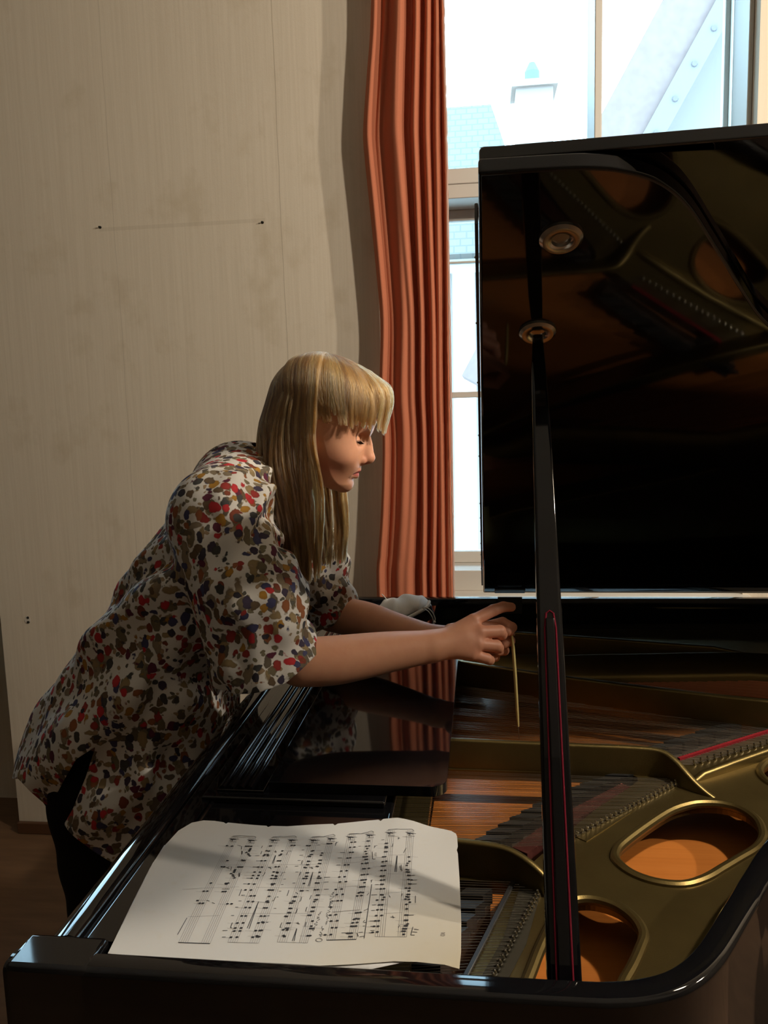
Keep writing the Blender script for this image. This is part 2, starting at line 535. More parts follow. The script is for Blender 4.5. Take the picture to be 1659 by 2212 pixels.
# ------------------------------------------------------------------ measured positions: notes and strokes on the page (0.1 mm), hair guides (m)
NOTES = [(-3100,8711),(-3038,8706),(-2866,8718),(-2850,8719),(-2833,8721),(-2802,8720),(-2795,8669),(-2794,8649),(-2796,8633),(-2795,8613),(-2820,8583),(-2791,8554),(-2775,8532),(-2756,8510),(-2989,8390),(-2820,8415),(-2806,8406),(-2793,8410),(-2987,8259),(-2824,8271),(-2806,8273),(-2779,8275),(-2842,8214),(-2843,8197),(-2841,8180),(-2839,8161),(-2865,8134),(-2836,8110),(-2820,8084),(-2800,8055),(-2864,7945),(-2854,7931),(-2839,7950),(-2849,7794),(-2820,7797),(-2732,7590),(-2688,7594),(-2577,8742),(-2563,8743),(-2588,8635),(-2557,8630),(-2588,8550),(-2554,8556),(-2594,8526),(-2545,8531),(-2590,8419),(-2548,8426),(-2593,8291),(-2550,8294),(-2607,8188),(-2545,8193),(-2605,8121),(-2544,8128),(-2606,8069),(-2545,8073),(-2608,7959),(-2547,7963),(-2611,7848),(-2550,7853),(-2522,7751),(-2485,7757),(-2523,7652),(-2473,7656),(-2520,7550),(-2476,7553),(-2521,7409),(-2480,7413),(-2531,7294),(-2474,7302),(-2529,7216),(-2470,7222),(-2525,7170),(-2468,7177),(-2530,7075),(-2471,7081),(-2316,8767),(-2282,8769),(-2399,8644),(-2408,8550),(-2399,8557),(-2396,8577),(-2399,8436),(-2374,8439),(-2395,8315),(-2361,8321),(-2392,8214),(-2354,8212),(-2344,8201),(-2388,8146),(-2348,8141),(-2340,8130),(-2385,8086),(-2351,8091),(-2334,8093),(-2353,7990),(-2329,7994),(-2345,7973),(-2359,7876),(-2340,7878),(-2314,7880),(-2324,7766),(-2329,7672),(-2319,7684),(-2310,7663),(-2325,7565),(-2298,7567),(-2321,7428),(-2284,7431),(-2315,7316),(-2280,7334),(-2268,7326),(-2310,7195),(-2271,7200),(-2253,7204),(-2312,7093),(-2276,7115),(-2266,7102),(-2251,7105),(-2130,8774),(-2096,8774),(-2046,8663),(-2033,8671),(-2045,8589),(-2032,8594),(-2060,8556),(-2045,8553),(-2049,8455),(-2034,8454),(-2045,8387),(-2031,8387),(-2062,8333),(-2047,8329),(-2018,8232),(-2001,8234),(-2008,8167),(-1997,8167),(-2026,8124),(-1995,8126),(-2003,8033),(-2007,7898),(-1990,7899),(-2052,7787),(-2039,7788),(-2051,7712),(-2034,7711),(-2070,7676),(-2053,7676),(-2054,7585),(-2041,7585),(-2050,7512),(-2037,7512),(-2067,7450),(-2054,7448),(-2018,7341),(-1999,7342),(-2014,7259),(-1995,7260),(-2036,7232),(-1995,7232),(-2010,7142),(-1999,7129),(-1918,8631),(-1920,8586),(-1918,8486),(-1904,8487),(-1912,8422),(-1898,8422),(-1926,8365),(-1914,8362),(-1871,8254),(-1863,8178),(-1866,8144),(-1840,8146),(-1872,8053),(-1846,8053),(-1858,7929),(-1827,7934),(-1817,7836),(-1800,7837),(-1817,7757),(-1801,7758),(-1820,7722),(-1817,7623),(-1803,7624),(-1814,7554),(-1798,7556),(-1832,7486),(-1813,7488),(-1771,7395),(-1766,7312),(-1768,7274),(-1743,7276),(-1770,7159),(-1746,7163),(-1891,8831),(-1872,8832),(-1846,8837),(-1606,8884),(-1565,8892),(-1607,8772),(-1556,8783),(-1591,8667),(-1559,8672),(-1603,8549),(-1570,8557),(-1607,8412),(-1569,8418),(-1630,8291),(-1570,8301),(-1631,8178),(-1572,8187),(-1607,8087),(-1543,8096),(-1631,7949),(-1569,7959),(-1603,7856),(-1541,7864),(-1572,7750),(-1535,7754),(-1624,7636),(-1608,7502),(-1551,7514),(-1580,7407),(-1519,7417),(-1549,7303),(-1510,7306),(-1599,7187),(-1543,7196),(-1419,8922),(-1401,8923),(-1418,8809),(-1384,8815),(-1398,8758),(-1410,8699),(-1393,8650),(-1419,8584),(-1401,8586),(-1380,8590),(-1386,8535),(-1369,8536),(-1415,8447),(-1375,8456),(-1355,8459),(-1387,8345),(-1370,8347),(-1324,8356),(-1386,8228),(-1360,8234),(-1323,8239),(-1373,8131),(-1356,8134),(-1328,8139),(-1334,8085),(-1370,8003),(-1351,8006),(-1325,8010),(-1370,7896),(-1353,7908),(-1325,7904),(-1377,7842),(-1333,7851),(-1344,7554),(-1329,7557),(-1301,7563),(-1349,7449),(-1331,7461),(-1304,7458),(-1353,7393),(-1310,7401),(-1359,7338),(-1341,7339),(-1314,7343),(-1381,7228),(-1363,7230),(-1342,7233),(-1352,7180),(-1334,7181),(-1190,8872),(-1175,8873),(-1185,8803),(-1170,8801),(-1182,8777),(-1164,8777),(-1179,8692),(-1161,8693),(-1189,8587),(-1164,8590),(-1180,8489),(-1142,8500),(-1180,8403),(-1163,8404),(-1146,8407),(-1175,8317),(-1133,8322),(-1167,8211),(-1135,8215),(-1156,8136),(-1124,8141),(-1145,8060),(-1128,8060),(-1140,7978),(-1105,7984),(-1125,7873),(-1109,7872),(-1087,7831),(-1155,7778),(-1096,7788),(-1123,7696),(-1091,7701),(-1129,7615),(-1086,7619),(-1130,7520),(-1074,7526),(-1128,7436),(-1095,7440),(-1130,7351),(-1090,7355),(-1132,7259),(-1086,7269),(-890,8609),(-875,8521),(-893,8479),(-899,8436),(-895,8354),(-874,8347),(-884,8308),(-863,8308),(-864,8244),(-851,8244),(-854,8167),(-820,8162),(-840,8086),(-827,8086),(-867,8008),(-830,8009),(-832,7959),(-840,7897),(-824,7898),(-846,7857),(-829,7850),(-855,7812),(-819,7809),(-805,7763),(-837,7724),(-827,7648),(-830,7547),(-812,7547),(-826,7464),(-807,7465),(-796,7408),(-818,7379),(-802,7378),(-832,7333),(-808,7334),(-835,7296),(-816,7296),(-821,7249),(-3101,8713),(-3033,8708),(-2991,8390),(-3017,8260),(-2987,8262),(-3031,7936),(-3061,7784),(-3022,7787),(-3072,7618),(-3031,7574),(-2996,7577)]
MARKS = [[(-2459,8546),(-2454,8375)],[(-2455,8546),(-2440,8376)],[(-1950,8254),(-1947,7986)],[(-1949,8254),(-1931,7988)],[(-2415,7665),(-2408,7223)],[(-2414,7666),(-2386,7215)],[(-1906,7263),(-1905,7067)],[(-1905,7263),(-1887,7069)],[(-2668,8742),(-2669,8688)],[(-2658,7857),(-2651,7738)],[(-2140,7899),(-2135,7795)],[(-2643,8624),(-2639,8559)],[(-2328,8647),(-2333,8568)],[(-2291,8217),(-2295,8145)],[(-2486,8196),(-2492,8128),(-2503,8129)],[(-2256,7764),(-2256,7699),(-2272,7695)],[(-1974,7791),(-1970,7721),(-1984,7710)],[(-1973,7583),(-1970,7519),(-1980,7508)],[(-2118,8469),(-2112,8395)],[(-2085,8244),(-2086,8178)],[(-1879,7623),(-1879,7551)],[(-1877,7831),(-1878,7758)],[(-2586,7297),(-2580,7218),(-2564,7220)],[(-2080,7345),(-2080,7268),(-2064,7269)],[(-1834,7375),(-1830,7298)],[(-2921,8717),(-2900,8645)],[(-2886,8613),(-2864,8536)],[(-2878,8607),(-2859,8536)],[(-2901,8268),(-2891,8196)],[(-2778,8156),(-2760,8080)],[(-2769,8157),(-2751,8081)],[(-2481,8299),(-2458,8295),(-2433,8266)],[(-2474,8288),(-2446,8302)],[(-2493,8622),(-2464,8611)],[(-2489,8648),(-2464,8611)],[(-2968,8257),(-2916,8230)],[(-2947,8246),(-2931,8266)],[(-2002,8335),(-1960,8326)],[(-1983,8349),(-1968,8313)],[(-1934,7352),(-1892,7336)],[(-1919,7368),(-1905,7335)],[(-2978,8733),(-2933,8723)],[(-2011,8796),(-1973,8795)],[(-1949,7913),(-1921,7910)],[(-2057,7866),(-2024,7841)],[(-2598,8291),(-2563,8296)],[(-2655,8414),(-2598,8421)],[(-2659,8288),(-2603,8295)],[(-2697,8522),(-2646,8528)],[(-2670,7954),(-2630,7959)],[(-2665,8064),(-2624,8070)],[(-2630,7751),(-2590,7756)],[(-2629,7649),(-2597,7653)],[(-2633,7543),(-2601,7548)],[(-2633,7406),(-2602,7410)],[(-2647,7168),(-2598,7174)],[(-2622,7072),(-2585,7076)],[(-2172,8678),(-2143,8683)],[(-2176,8567),(-2133,8573)],[(-2174,8462),(-2139,8468)],[(-2180,8346),(-2138,8352)],[(-2147,8237),(-2113,8242)],[(-2133,8029),(-2100,8034)],[(-2313,8644),(-2291,8648)],[(-2278,8322),(-2258,8326)],[(-2281,8217),(-2261,8221)],[(-2249,8090),(-2222,8094)],[(-2252,7989),(-2225,7994)],[(-2245,7868),(-2219,7873)],[(-2243,7765),(-2223,7768)],[(-2225,7567),(-2196,7571)],[(-2262,7437),(-2234,7441)],[(-2241,7333),(-2219,7336)],[(-2875,7840),(-2791,7849)],[(-2992,8296),(-2797,8315)],[(-2504,7908),(-1855,7971)],[(-2542,7450),(-1814,7521)],[(-2444,8351),(-1867,8413)],[(-1592,7559),(-1312,7610)],[(-1591,7555),(-1311,7606)],[(-1250,8057),(-1205,7166)],[(-1186,9034),(-902,9040)],[(-1185,9027),(-902,9035)],[(-1031,8619),(-1021,8295)],[(-1027,8620),(-1004,8296)],[(-939,8794),(-961,8682)],[(-965,8443),(-940,8318)],[(-975,8418),(-959,8335)],[(-1035,7864),(-1021,7833)],[(-900,7907),(-902,7858)],[(-756,7880),(-746,7754)],[(-739,7366),(-750,7244),(-711,7243)],[(-724,7330),(-678,7327)],[(-739,7291),(-690,7290)],[(-874,7384),(-885,7345)],[(-1287,7238),(-1267,7188)],[(-1273,7248),(-1231,7258)],[(-1254,7185),(-1207,7198)],[(-1332,8694),(-1305,8542),(-1273,8547)],[(-1299,8664),(-1274,8666)],[(-1300,8638),(-1271,8640)],[(-1293,8613),(-1267,8612)],[(-1326,8813),(-1287,8825)],[(-1312,8814),(-1318,8773)],[(-1649,7744),(-1643,7658)],[(-1649,7744),(-1584,7749)],[(-1104,8869),(-1103,8809),(-1116,8808)],[(-1063,9001),(-1032,8989)],[(-1045,9009),(-1052,8967)],[(-982,7507),(-933,7501)],[(-962,7528),(-948,7490)],[(-1273,8124),(-1250,8137)],[(-1261,8090),(-1261,8136)],[(-1276,7856),(-1259,7901)],[(-1271,7594),(-1230,7628)],[(-1250,7407),(-1239,7442)],[(-1243,7406),(-1218,7408)],[(-1801,8832),(-1769,8882)],[(-1790,8793),(-1791,8880)],[(-1707,8656),(-1649,8663)],[(-1716,8544),(-1666,8550)],[(-1709,8404),(-1660,8410)],[(-1805,8162),(-1736,8170)],[(-1787,8073),(-1736,8079)],[(-1762,7945),(-1709,7951)],[(-1513,8802),(-1484,8807)],[(-1212,8052),(-1172,8057)],[(-1201,7974),(-1162,7979)],[(-1230,7865),(-1165,7872)],[(-1200,7692),(-1156,7698)],[(-1194,7600),(-1156,7606)],[(-1187,7432),(-1144,7437)],[(-1169,7348),(-1139,7353)],[(-1171,7250),(-1123,7256)],[(-1161,7285),(-1118,7291)],[(-1255,8949),(-1218,8954)],[(-834,8246),(-793,8252)],[(-806,8163),(-759,8169)],[(-820,8087),(-760,8093)],[(-799,7546),(-746,7553)],[(-1443,7228),(-1395,7234)],[(-1247,7348),(-1223,7352)],[(-1624,8447),(-1422,8483)],[(-1613,7984),(-1375,8031)],[(-1132,8625),(-947,8645)],[(-1111,8258),(-925,8266)],[(-1082,7904),(-894,7940)],[(-1051,7561),(-866,7586)],[(-3081,7331),(-3082,7070)],[(-3311,7806),(-2700,7894)],[(-3080,7348),(-2756,7394)],[(-2906,7597),(-2868,7582)],[(-2976,7630),(-2939,7620)]]
HAIR_NEAR = [[(-0.2688,1.385,1.5879),(-0.2661,1.322,1.5403),(-0.2716,1.312,1.4871),(-0.2733,1.305,1.4484),(-0.2681,1.305,1.4022),(-0.2654,1.31,1.3551),(-0.2712,1.315,1.2922),(-0.2802,1.32,1.2111)],[(-0.2814,1.387,1.59),(-0.2884,1.316,1.537),(-0.2953,1.308,1.4801),(-0.2967,1.307,1.4226),(-0.2932,1.305,1.3646),(-0.2915,1.31,1.3169),(-0.2933,1.315,1.2605),(-0.2968,1.32,1.2014)],[(-0.2939,1.388,1.5897),(-0.3101,1.314,1.5339),(-0.323,1.308,1.477),(-0.3261,1.307,1.4194),(-0.3195,1.305,1.3611),(-0.315,1.31,1.3093),(-0.3112,1.315,1.2566),(-0.3099,1.32,1.1989)],[(-0.3043,1.39,1.5878),(-0.3273,1.32,1.5345),(-0.3426,1.315,1.4851),(-0.3508,1.305,1.4239),(-0.3456,1.305,1.3638),(-0.3361,1.308,1.3098),(-0.3282,1.312,1.2572),(-0.3217,1.317,1.2102)],[(-0.3127,1.39,1.5849),(-0.3512,1.385,1.5461),(-0.3715,1.378,1.5008),(-0.3868,1.355,1.4319),(-0.3772,1.325,1.3892),(-0.3536,1.31,1.3255),(-0.3413,1.31,1.2777),(-0.3318,1.315,1.2285)]]
HAIR_FRINGE = [[(-0.2729,1.385,1.588),(-0.2709,1.36,1.5726),(-0.2724,1.34,1.5525),(-0.2717,1.318,1.5176),(-0.2709,1.312,1.4855)],[(-0.2688,1.385,1.5879),(-0.2575,1.357,1.5727),(-0.2509,1.335,1.5516),(-0.2453,1.314,1.513),(-0.2409,1.309,1.4802)],[(-0.2641,1.386,1.5885),(-0.243,1.357,1.5761),(-0.2272,1.335,1.5562),(-0.2144,1.315,1.5144),(-0.215,1.315,1.4749)],[(-0.2594,1.387,1.5884),(-0.2297,1.363,1.5775),(-0.2053,1.345,1.5559),(-0.1857,1.33,1.5136),(-0.1921,1.332,1.4677)],[(-0.2547,1.388,1.5891),(-0.2187,1.374,1.5761),(-0.1873,1.362,1.5528),(-0.1637,1.354,1.5131),(-0.1762,1.352,1.4574)],[(-0.2518,1.39,1.5891),(-0.2145,1.388,1.5751),(-0.1793,1.385,1.551),(-0.1522,1.385,1.5146),(-0.1656,1.388,1.4511)]]

# ------------------------------------------------------------------ the room
def struct(o, label=None):
    o['kind'] = 'structure'
    if label: o['label'] = label
    return o


W0, W1, WZ0, WZ1 = -0.315, 0.805, 0.885, 3.05          # opening of window_1 in the back wall
NX = -1.690                                             # the wall ends here in a window niche
wb = MB()
wb.box(NX, W0, WALL_Y, WALL_Y + 0.30, 0, 3.4)
wb.box(W1, 4.1, WALL_Y, WALL_Y + 0.30, 0, 3.4)
wb.box(W0, W1, WALL_Y, WALL_Y + 0.30, 0, WZ0)
wb.box(W0, W1, WALL_Y, WALL_Y + 0.30, WZ1, 3.4)
wb.box(-3.3, NX, WALL_Y + 0.24, WALL_Y + 0.30, 0, 0.9)
wb.box(-3.3, NX, WALL_Y, WALL_Y + 0.30, 3.05, 3.4)
wb.box(-3.3, -2.95, WALL_Y, WALL_Y + 0.30, 0, 3.05)
struct(wb.build('wall_back', M_WALL), 'beige streaked wallpaper wall behind the woman')
struct(MB().box(-3.3, -3.2, -2.6, WALL_Y, 0, 3.4).build('wall_left', M_PLAIN_WALL))
struct(MB().box(4.1, 4.2, -2.6, WALL_Y + 0.3, 0, 3.4).build('wall_right', M_PLAIN_WALL))
struct(MB().box(-3.3, 4.2, -2.7, -2.6, 0, 3.4).build('wall_front', M_PLAIN_WALL))
struct(MB().box(-3.3, 4.2, -2.7, WALL_Y + 0.3, -0.1, 0).build('floor', M_FLOOR), 'brown wooden floor')
struct(MB().box(-3.3, 4.2, -2.7, WALL_Y + 0.3, 3.4, 3.5).build('ceiling', M_CEIL))
bb = MB().box(NX, 4.09, WALL_Y - 0.018, WALL_Y - 0.0005, 0.0, 0.042)
struct(bb.build('baseboard_back', M_BASEBOARD, bevel=0.003), 'low brown baseboard under the wallpaper')


def window(name, x0, x1, z0, z1, y, mull, transom, bars, sill, deep=0.07):
    """painted casement window: outer frame, mullion, transom, glazing bars, panes"""
    e = struct(empty(name, ((x0 + x1) / 2, y, z0)))
    f = MB()
    f.box(x0, x0 + 0.05, y, y + deep, z0, z1).box(x1 - (0.05 if deep < 0.1 else 0.014), x1, y, y + deep, z0, z1)
    if deep > 0.1: f.box(x1 - 0.03, x1, y + deep, y + deep + 0.03, z0, z1)
    f.box(x0 + 0.05, x1 - 0.014, y, y + deep, z1 - 0.05, z1).box(x0 + 0.05, x1 - 0.014, y, y + deep, z0, z0 + 0.07)
    f.build('window_frame', M_WINDOW, e, bevel=0.004)
    MB().box(x0 + 0.05, x1 - 0.014, y - 0.015, y + deep - 0.01, transom[0], transom[1]).box(x0 + 0.05, x1 - 0.05, y - 0.02, y - 0.0151, (transom[0] + transom[1]) / 2 - 0.002, transom[1]).build('transom', M_WINDOW, e, bevel=0.003)
    m = MB().box(mull[0], mull[1], y - 0.012, y + deep - 0.005, z0 + 0.07, z1 - 0.05)
    m.build('mullion', M_WINDOW, e, bevel=0.003)
    y = y + deep - 0.07
    s = MB()
    s.box(x0 + 0.05, x0 + 0.09, y + 0.012, y + 0.06, transom[1], z1 - 0.05)
    s.box(x0 + 0.05, mull[0], y + 0.012, y + 0.06, transom[0] - 0.035, transom[0])
    s.box(x0 + 0.05, mull[0], y + 0.012, y + 0.06, z0 + 0.07, z0 + 0.11)
    s.build('sash', M_WINDOW, e, bevel=0.003)
    b = MB()
    for za, zb in bars:
        b.box(x0 + 0.05, mull[0], y + 0.018, y + 0.045, za, zb).box(mull[1], x1 - 0.014, y + 0.018, y + 0.045, za, zb)
    b.build('glazing_bar', M_WINDOW, e, bevel=0.002)
    MB().box(x0 + 0.05, mull[0], y + 0.03, y + 0.034, z0 + 0.07, z1 - 0.05).box(mull[1], x1 - 0.014, y + 0.03, y + 0.034, z0 + 0.07, z1 - 0.05).build('pane', M_GLASS, e, fix=False)
    if sill:
        MB().box(x0 - 0.02, x1 + 0.02, WALL_Y - 0.045, y + 0.01, z0 - 0.03, z0 + 0.002).build('window_sill', M_WINDOW, e, bevel=0.006)
    return e


w1 = window('window_1', W0, W1, WZ0, WZ1, WALL_Y + 0.05, (0.349, 0.371), (2.135, 2.222), [(1.523, 1.543), (1.965, 1.972)], True, 0.19)
w1['label'] = 'white painted window with bright daylight behind the open piano lid'
window('window_2', -2.95, NX, 0.9, 3.05, WALL_Y + 0.20, (-2.33, -2.30), (2.2, 2.28), [(1.55, 1.575)], False)

# grey cloth hanging in the niche at the far left
gc = MB()
rows = [(-1.985, 3.03), (-1.98, 2.2), (-1.965, 1.6), (-1.90, 1.25), (-1.79, 1.05), (-1.725, 0.93), (-1.698, 0.80), (-1.690, 0.66), (-1.688, 0.57), (-1.694, 0.48), (-1.71, 0.39)]
rows = catmull(rows, 4)
nu = 18
vs, fs = [], []
for i, (xr, z) in enumerate(rows):
    for j in range(nu + 1):
        u = j / nu
        vs.append((xr - (0.24 - 0.10 * min(1.0, max(0.0, (z - 0.9) / 0.8))) * (1 - u), WALL_Y - 0.05 + 0.022 * math.sin(u * 17 + z), z))
for i in range(len(rows) - 1):
    for j in range(nu):
        a = i * (nu + 1) + j
        fs.append((a, a + 1, a + nu + 2, a + nu + 1))
g = gc.add(vs, fs).build('grey_curtain', M_GREYCURTAIN, smooth=True)
g.modifiers.new('thickness', 'SOLIDIFY').thickness = 0.004
tag(g, 'grey-green cloth hanging at the left edge beside the wallpaper', 'curtain')

# the orange curtain
def lerp_list(l, t):
    for (a, p), (b, q) in zip(l, l[1:]):
        if t <= b:
            return p + (q - p) * (t - a) / (b - a)
    return l[-1][1]


CL = [(0.30, -0.325), (0.914, -0.337), (1.038, -0.329), (1.184, -0.315), (1.40, -0.304), (1.541, -0.310), (1.748, -0.301), (1.885, -0.308), (2.086, -0.323), (2.244, -0.335), (2.322, -0.337), (2.474, -0.321), (2.66, -0.302), (3.1, -0.285)]
CL = [(z, x) for z, x in catmull(CL, 5)]
CR = [(0.30, -0.092), (0.919, -0.093), (1.74, -0.092), (2.138, -0.091), (2.642, -0.092), (3.1, -0.093)]
RIDGES = [(0.06, 0.05, 0.050, 0.7), (0.20, 0.15, 0.035, 0.25), (0.36, 0.31, 0.085, 0.9), (0.45, 0.44, 0.060, 0.75), (0.635, 0.60, 0.040, 1.05), (0.80, 0.725, 0.040, 0.95), (0.90, 0.84, 0.045, 0.9), (0.985, 0.955, 0.035, 0.8)]
nu, nv = 150, 110
vs, fs = [], []
for i in range(nv + 1):
    z = 0.30 + 2.78 * i / nv
    t = (z - 0.3) / 2.78
    for j in range(nu + 1):
        u = j / nu
        h = 0.0
        for top, bot, w, a in RIDGES:
            c0 = bot + (top - bot) * t + 0.012 * math.sin(z * 3.1 + top * 20)
            w2 = w * (1.15 - 0.25 * t)
            h += a * math.exp(-((u - c0) / w2) ** 2)
        h = min(h, 1.15)
        x = lerp_list(CL, z) * (1 - u) + lerp_list(CR, z) * u
        vs.append((x + 0.002 * math.sin(u * 11 + z * 2), WALL_Y - 0.060 - 0.050 * h - 0.008 * math.sin(z * 2.2 + u * 3) - 0.0012 * math.sin(u * 40 + z * 5), z))
for i in range(nv):
    for j in range(nu):
        a = i * (nu + 1) + j
        fs.append((a, a + 1, a + nu + 2, a + nu + 1))
o = MB().add(vs, fs).build('curtain', M_CURTAIN, smooth=True, angle=180)
o.modifiers.new('thickness', 'SOLIDIFY').thickness = 0.0025
tag(o, 'long orange curtain hanging in folds at the left of the window', 'curtain')
hem = []
for i in range(160):
    z = 0.31 + 2.7 * i / 159
    hem.append((lerp_list(CR, z) + 0.0015 + 0.0012 * rnd.uniform(-1, 1), WALL_Y - 0.112 - 0.012 * math.sin(z * 2.2 + 3), z))
h = MB().tube(hem, [0.0022 + 0.0012 * rnd.random() for _ in hem], 5).build('frayed_edge', mat('frayed_threads', (0.62, 0.42, 0.36), 0.95), o, smooth=True)

# nails and a hole in the wallpaper
for k, (x, z) in enumerate(((-1.217, 2.102), (-0.678, 2.088))):
    n = MB().lathe([(0.0042, 0.0), (0.0042, 0.0025), (0.0015, 0.003), (0.0015, 0.010), (0.003, 0.0105), (0.002, 0.012)], (x, WALL_Y + 0.001, z), (0, -1, 0), 10).build('nail', M_NAIL, smooth=True)
    tag(n, ['small dark nail in the wallpaper, farther from the orange curtain', 'small dark nail in the wallpaper, nearer the orange curtain'][k], 'nail', 'nails in the wallpaper')
pl = []
for k in range(14):
    a = 2 * math.pi * k / 14
    r = 0.010 + 0.006 * rnd.random()
    pl.append((r * math.cos(a) * 0.8, r * math.sin(a)))
hp = MB().prism(pl, lambda a, b, h: (-1.588 + a, WALL_Y - h, 0.795 + b), -0.001, 0.0012).build('wall_patch', M_PLASTER)
tag(hp, 'chipped pale spot with two screw holes low in the wallpaper', 'hole')
for z in (0.802, 0.786):
    MB().lathe([(0.0048, 0), (0.0046, 0.0016), (0.003, 0.0018)], (-1.586, WALL_Y - 0.0008, z), (0, -1, 0), 10).build('screw_hole', M_HOLE, hp)

# ceiling lamps that light the room (out of frame)
for k, (p, w) in enumerate(LAMPS):
    e = empty('ceiling_lamp', (p[0], p[1], 3.4))
    tag(e, ['white shaded ceiling lamp above the open piano', 'white shaded ceiling lamp by the right wall'][k], 'lamp', 'ceiling lamps')
    MB().tube([(p[0], p[1], 3.4), (p[0], p[1], p[2] + 0.16)], 0.006, 8).build('cord', M_BLACK_SATIN, e, smooth=True)
    MB().lathe([(0.06, 0.16), (0.15, 0.075), (0.145, 0.075), (0.056, 0.155)], p, (0, 0, 1), 32).build('lamp_shade', M_BULB, e, smooth=True)

# ------------------------------------------------------------------ outside the window
struct(MB().box(-30, 30, 3.5, 60, -6.2, -6).build('street', M_STREET))
e = empty('neighbouring_house', (-1.2, 9.5, -6))
tag(e, 'pale house with a tiled hipped roof seen through the window', 'house')
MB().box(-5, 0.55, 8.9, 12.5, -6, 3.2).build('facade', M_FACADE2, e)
rf = MB()
v = [(-5.2, 8.6, 3.05), (0.62, 8.6, 3.05), (0.62, 12.7, 3.05), (-5.2, 12.7, 3.05), (-4, 10.2, 5.05), (0.16, 10.2, 5.05)]
rf.add(v, [(0, 1, 5, 4), (1, 2, 5), (2, 3, 4, 5), (3, 0, 4), (3, 2, 1, 0)])
rf.build('tiled_roof', M_ROOF, e)
wv = MB()
for x in (-0.42, -0.05, 0.3):
    wv.box(x, x + 0.12, 8.88, 8.9, -2, 2.9)
wv.build('drain_pipe', mat('pale_blue_pipe', (0.22, 0.19, 0.18), 0.8), e)
e = empty('church_turret', (0.9, 13.9, -6))
tag(e, 'faint white turret with a small green cap beyond the roofs', 'turret')
MB().box(0.61, 1.19, 13.6, 14.2, -6, 6.45).box(0.54, 1.26, 13.53, 14.27, 6.45, 6.55).build('tower', mat('white_turret', (0.30, 0.245, 0.22), 0.9), e)
MB().lathe([(0.12, 6.55), (0.12, 6.78), (0.05, 6.92)], (0.88, 13.9, 0), (0, 0, 1), 12).build('copper_cap', M_COPPERGREEN, e)
e = empty('gabled_house', (2.6, 8, -6))
tag(e, 'house gable with a steep slanting verge seen through the upper right pane', 'house')
# verge runs from lower left to upper right; roof slab projects towards the window
ga, gb = Vector((0.97, 0, 2.84)), Vector((2.80, 0, 6.08))
d = (gb - ga).normalized()
nrm = Vector((-d.z, 0, d.x))
def gable(a, b, h):
    q = ga + d * a + nrm * b
    return (q.x, h, q.z)
MB().prism([(-1.5, 0.0), (4.6, 0.0), (4.6, 0.46), (-1.5, 0.46)], gable, 7.3, 8.3).build('roof_slab', M_GABLE, e)
MB().prism([(-1.5, -0.09), (4.6, -0.09), (4.6, 0.075), (-1.5, 0.075)], gable, 7.26, 7.3).build('verge_board', mat('verge_board_paint', (0.175, 0.165, 0.165), 0.9), e)
M_STUD = mat('verge_stud_paint', (0.14, 0.13, 0.14), 0.9)
for k in range(14):
    q = ga + d * (0.1 + k * 0.3) + nrm * (-0.02)
    MB().lathe([(0.026, 0), (0.022, 0.015)], (q.x, 7.26, q.z), (0, -1, 0), 8).build('verge_stud', M_STUD, e)
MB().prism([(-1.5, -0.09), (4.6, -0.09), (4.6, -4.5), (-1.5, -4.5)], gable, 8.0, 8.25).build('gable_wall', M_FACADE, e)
# ------------------------------------------------------------------ the grand piano
RIM_Z = 0.985
SPINE = 2.128
NEAR = [(-0.457, 0.645), (-0.2, 0.645), (0.06, 0.645), (0.115, 0.6475), (0.145, 0.6545), (0.173, 0.667), (0.197, 0.686), (0.217, 0.709), (0.233, 0.732), (0.256, 0.768), (0.279, 0.804), (0.301, 0.839), (0.352, 0.914), (0.435, 1.0), (0.56, 1.082), (0.76, 1.16), (1.0, 1.225), (1.28, 1.30), (1.52, 1.40), (1.68, 1.54), (1.74, 1.74), (1.69, 1.94), (1.58, 2.07), (1.42, SPINE)]  # unseen tail curve widened so the lid shades the inner strings
near_path = [NEAR[0]] + catmull(NEAR[1:], 5)
rim_path = near_path + [(0.4, SPINE), (-0.457, SPINE)]
piano = empty('grand_piano', (-0.457, 0.645, 0))
tag(piano, 'black polished grand piano with its lid propped open and golden plate inside', 'piano')


def rsec(o0, o1, z0, z1, r):
    """rounded-top rim section"""
    s = [(o0, z0)]
    for a in range(0, 91, 22):
        s.append((o0 + r - r * math.cos(math.radians(a)), z1 - r + r * math.sin(math.radians(a))))
    for a in range(0, 91, 30):
        s.append((o1 - r * 0.5 + r * 0.5 * math.sin(math.radians(a)), z1 - r * 0.5 + r * 0.5 * math.cos(math.radians(a))))
    s.append((o1, z0))
    return s


MB().sweep(rim_path, rsec(0, 0.027, 0.66, RIM_Z, 0.007)).build('rim', M_BLACK, piano, smooth=True, angle=50)
inner = offset_path(rim_path, 0.0272)
MB().sweep(offset_path(near_path + [(0.4, SPINE), (-0.08, SPINE)], 0.0275), [(0, 0.66), (0, 0.80), (0.03, 0.80), (0.03, 0.66)]).build('inner_rim', M_BRIDGE, piano)
MB().prism([p for p in offset_path(rim_path, 0.03)], lambda a, b, h: (a, b, h), 0.66, 0.68).build('bottom_board', M_BLACK_SATIN, piano)
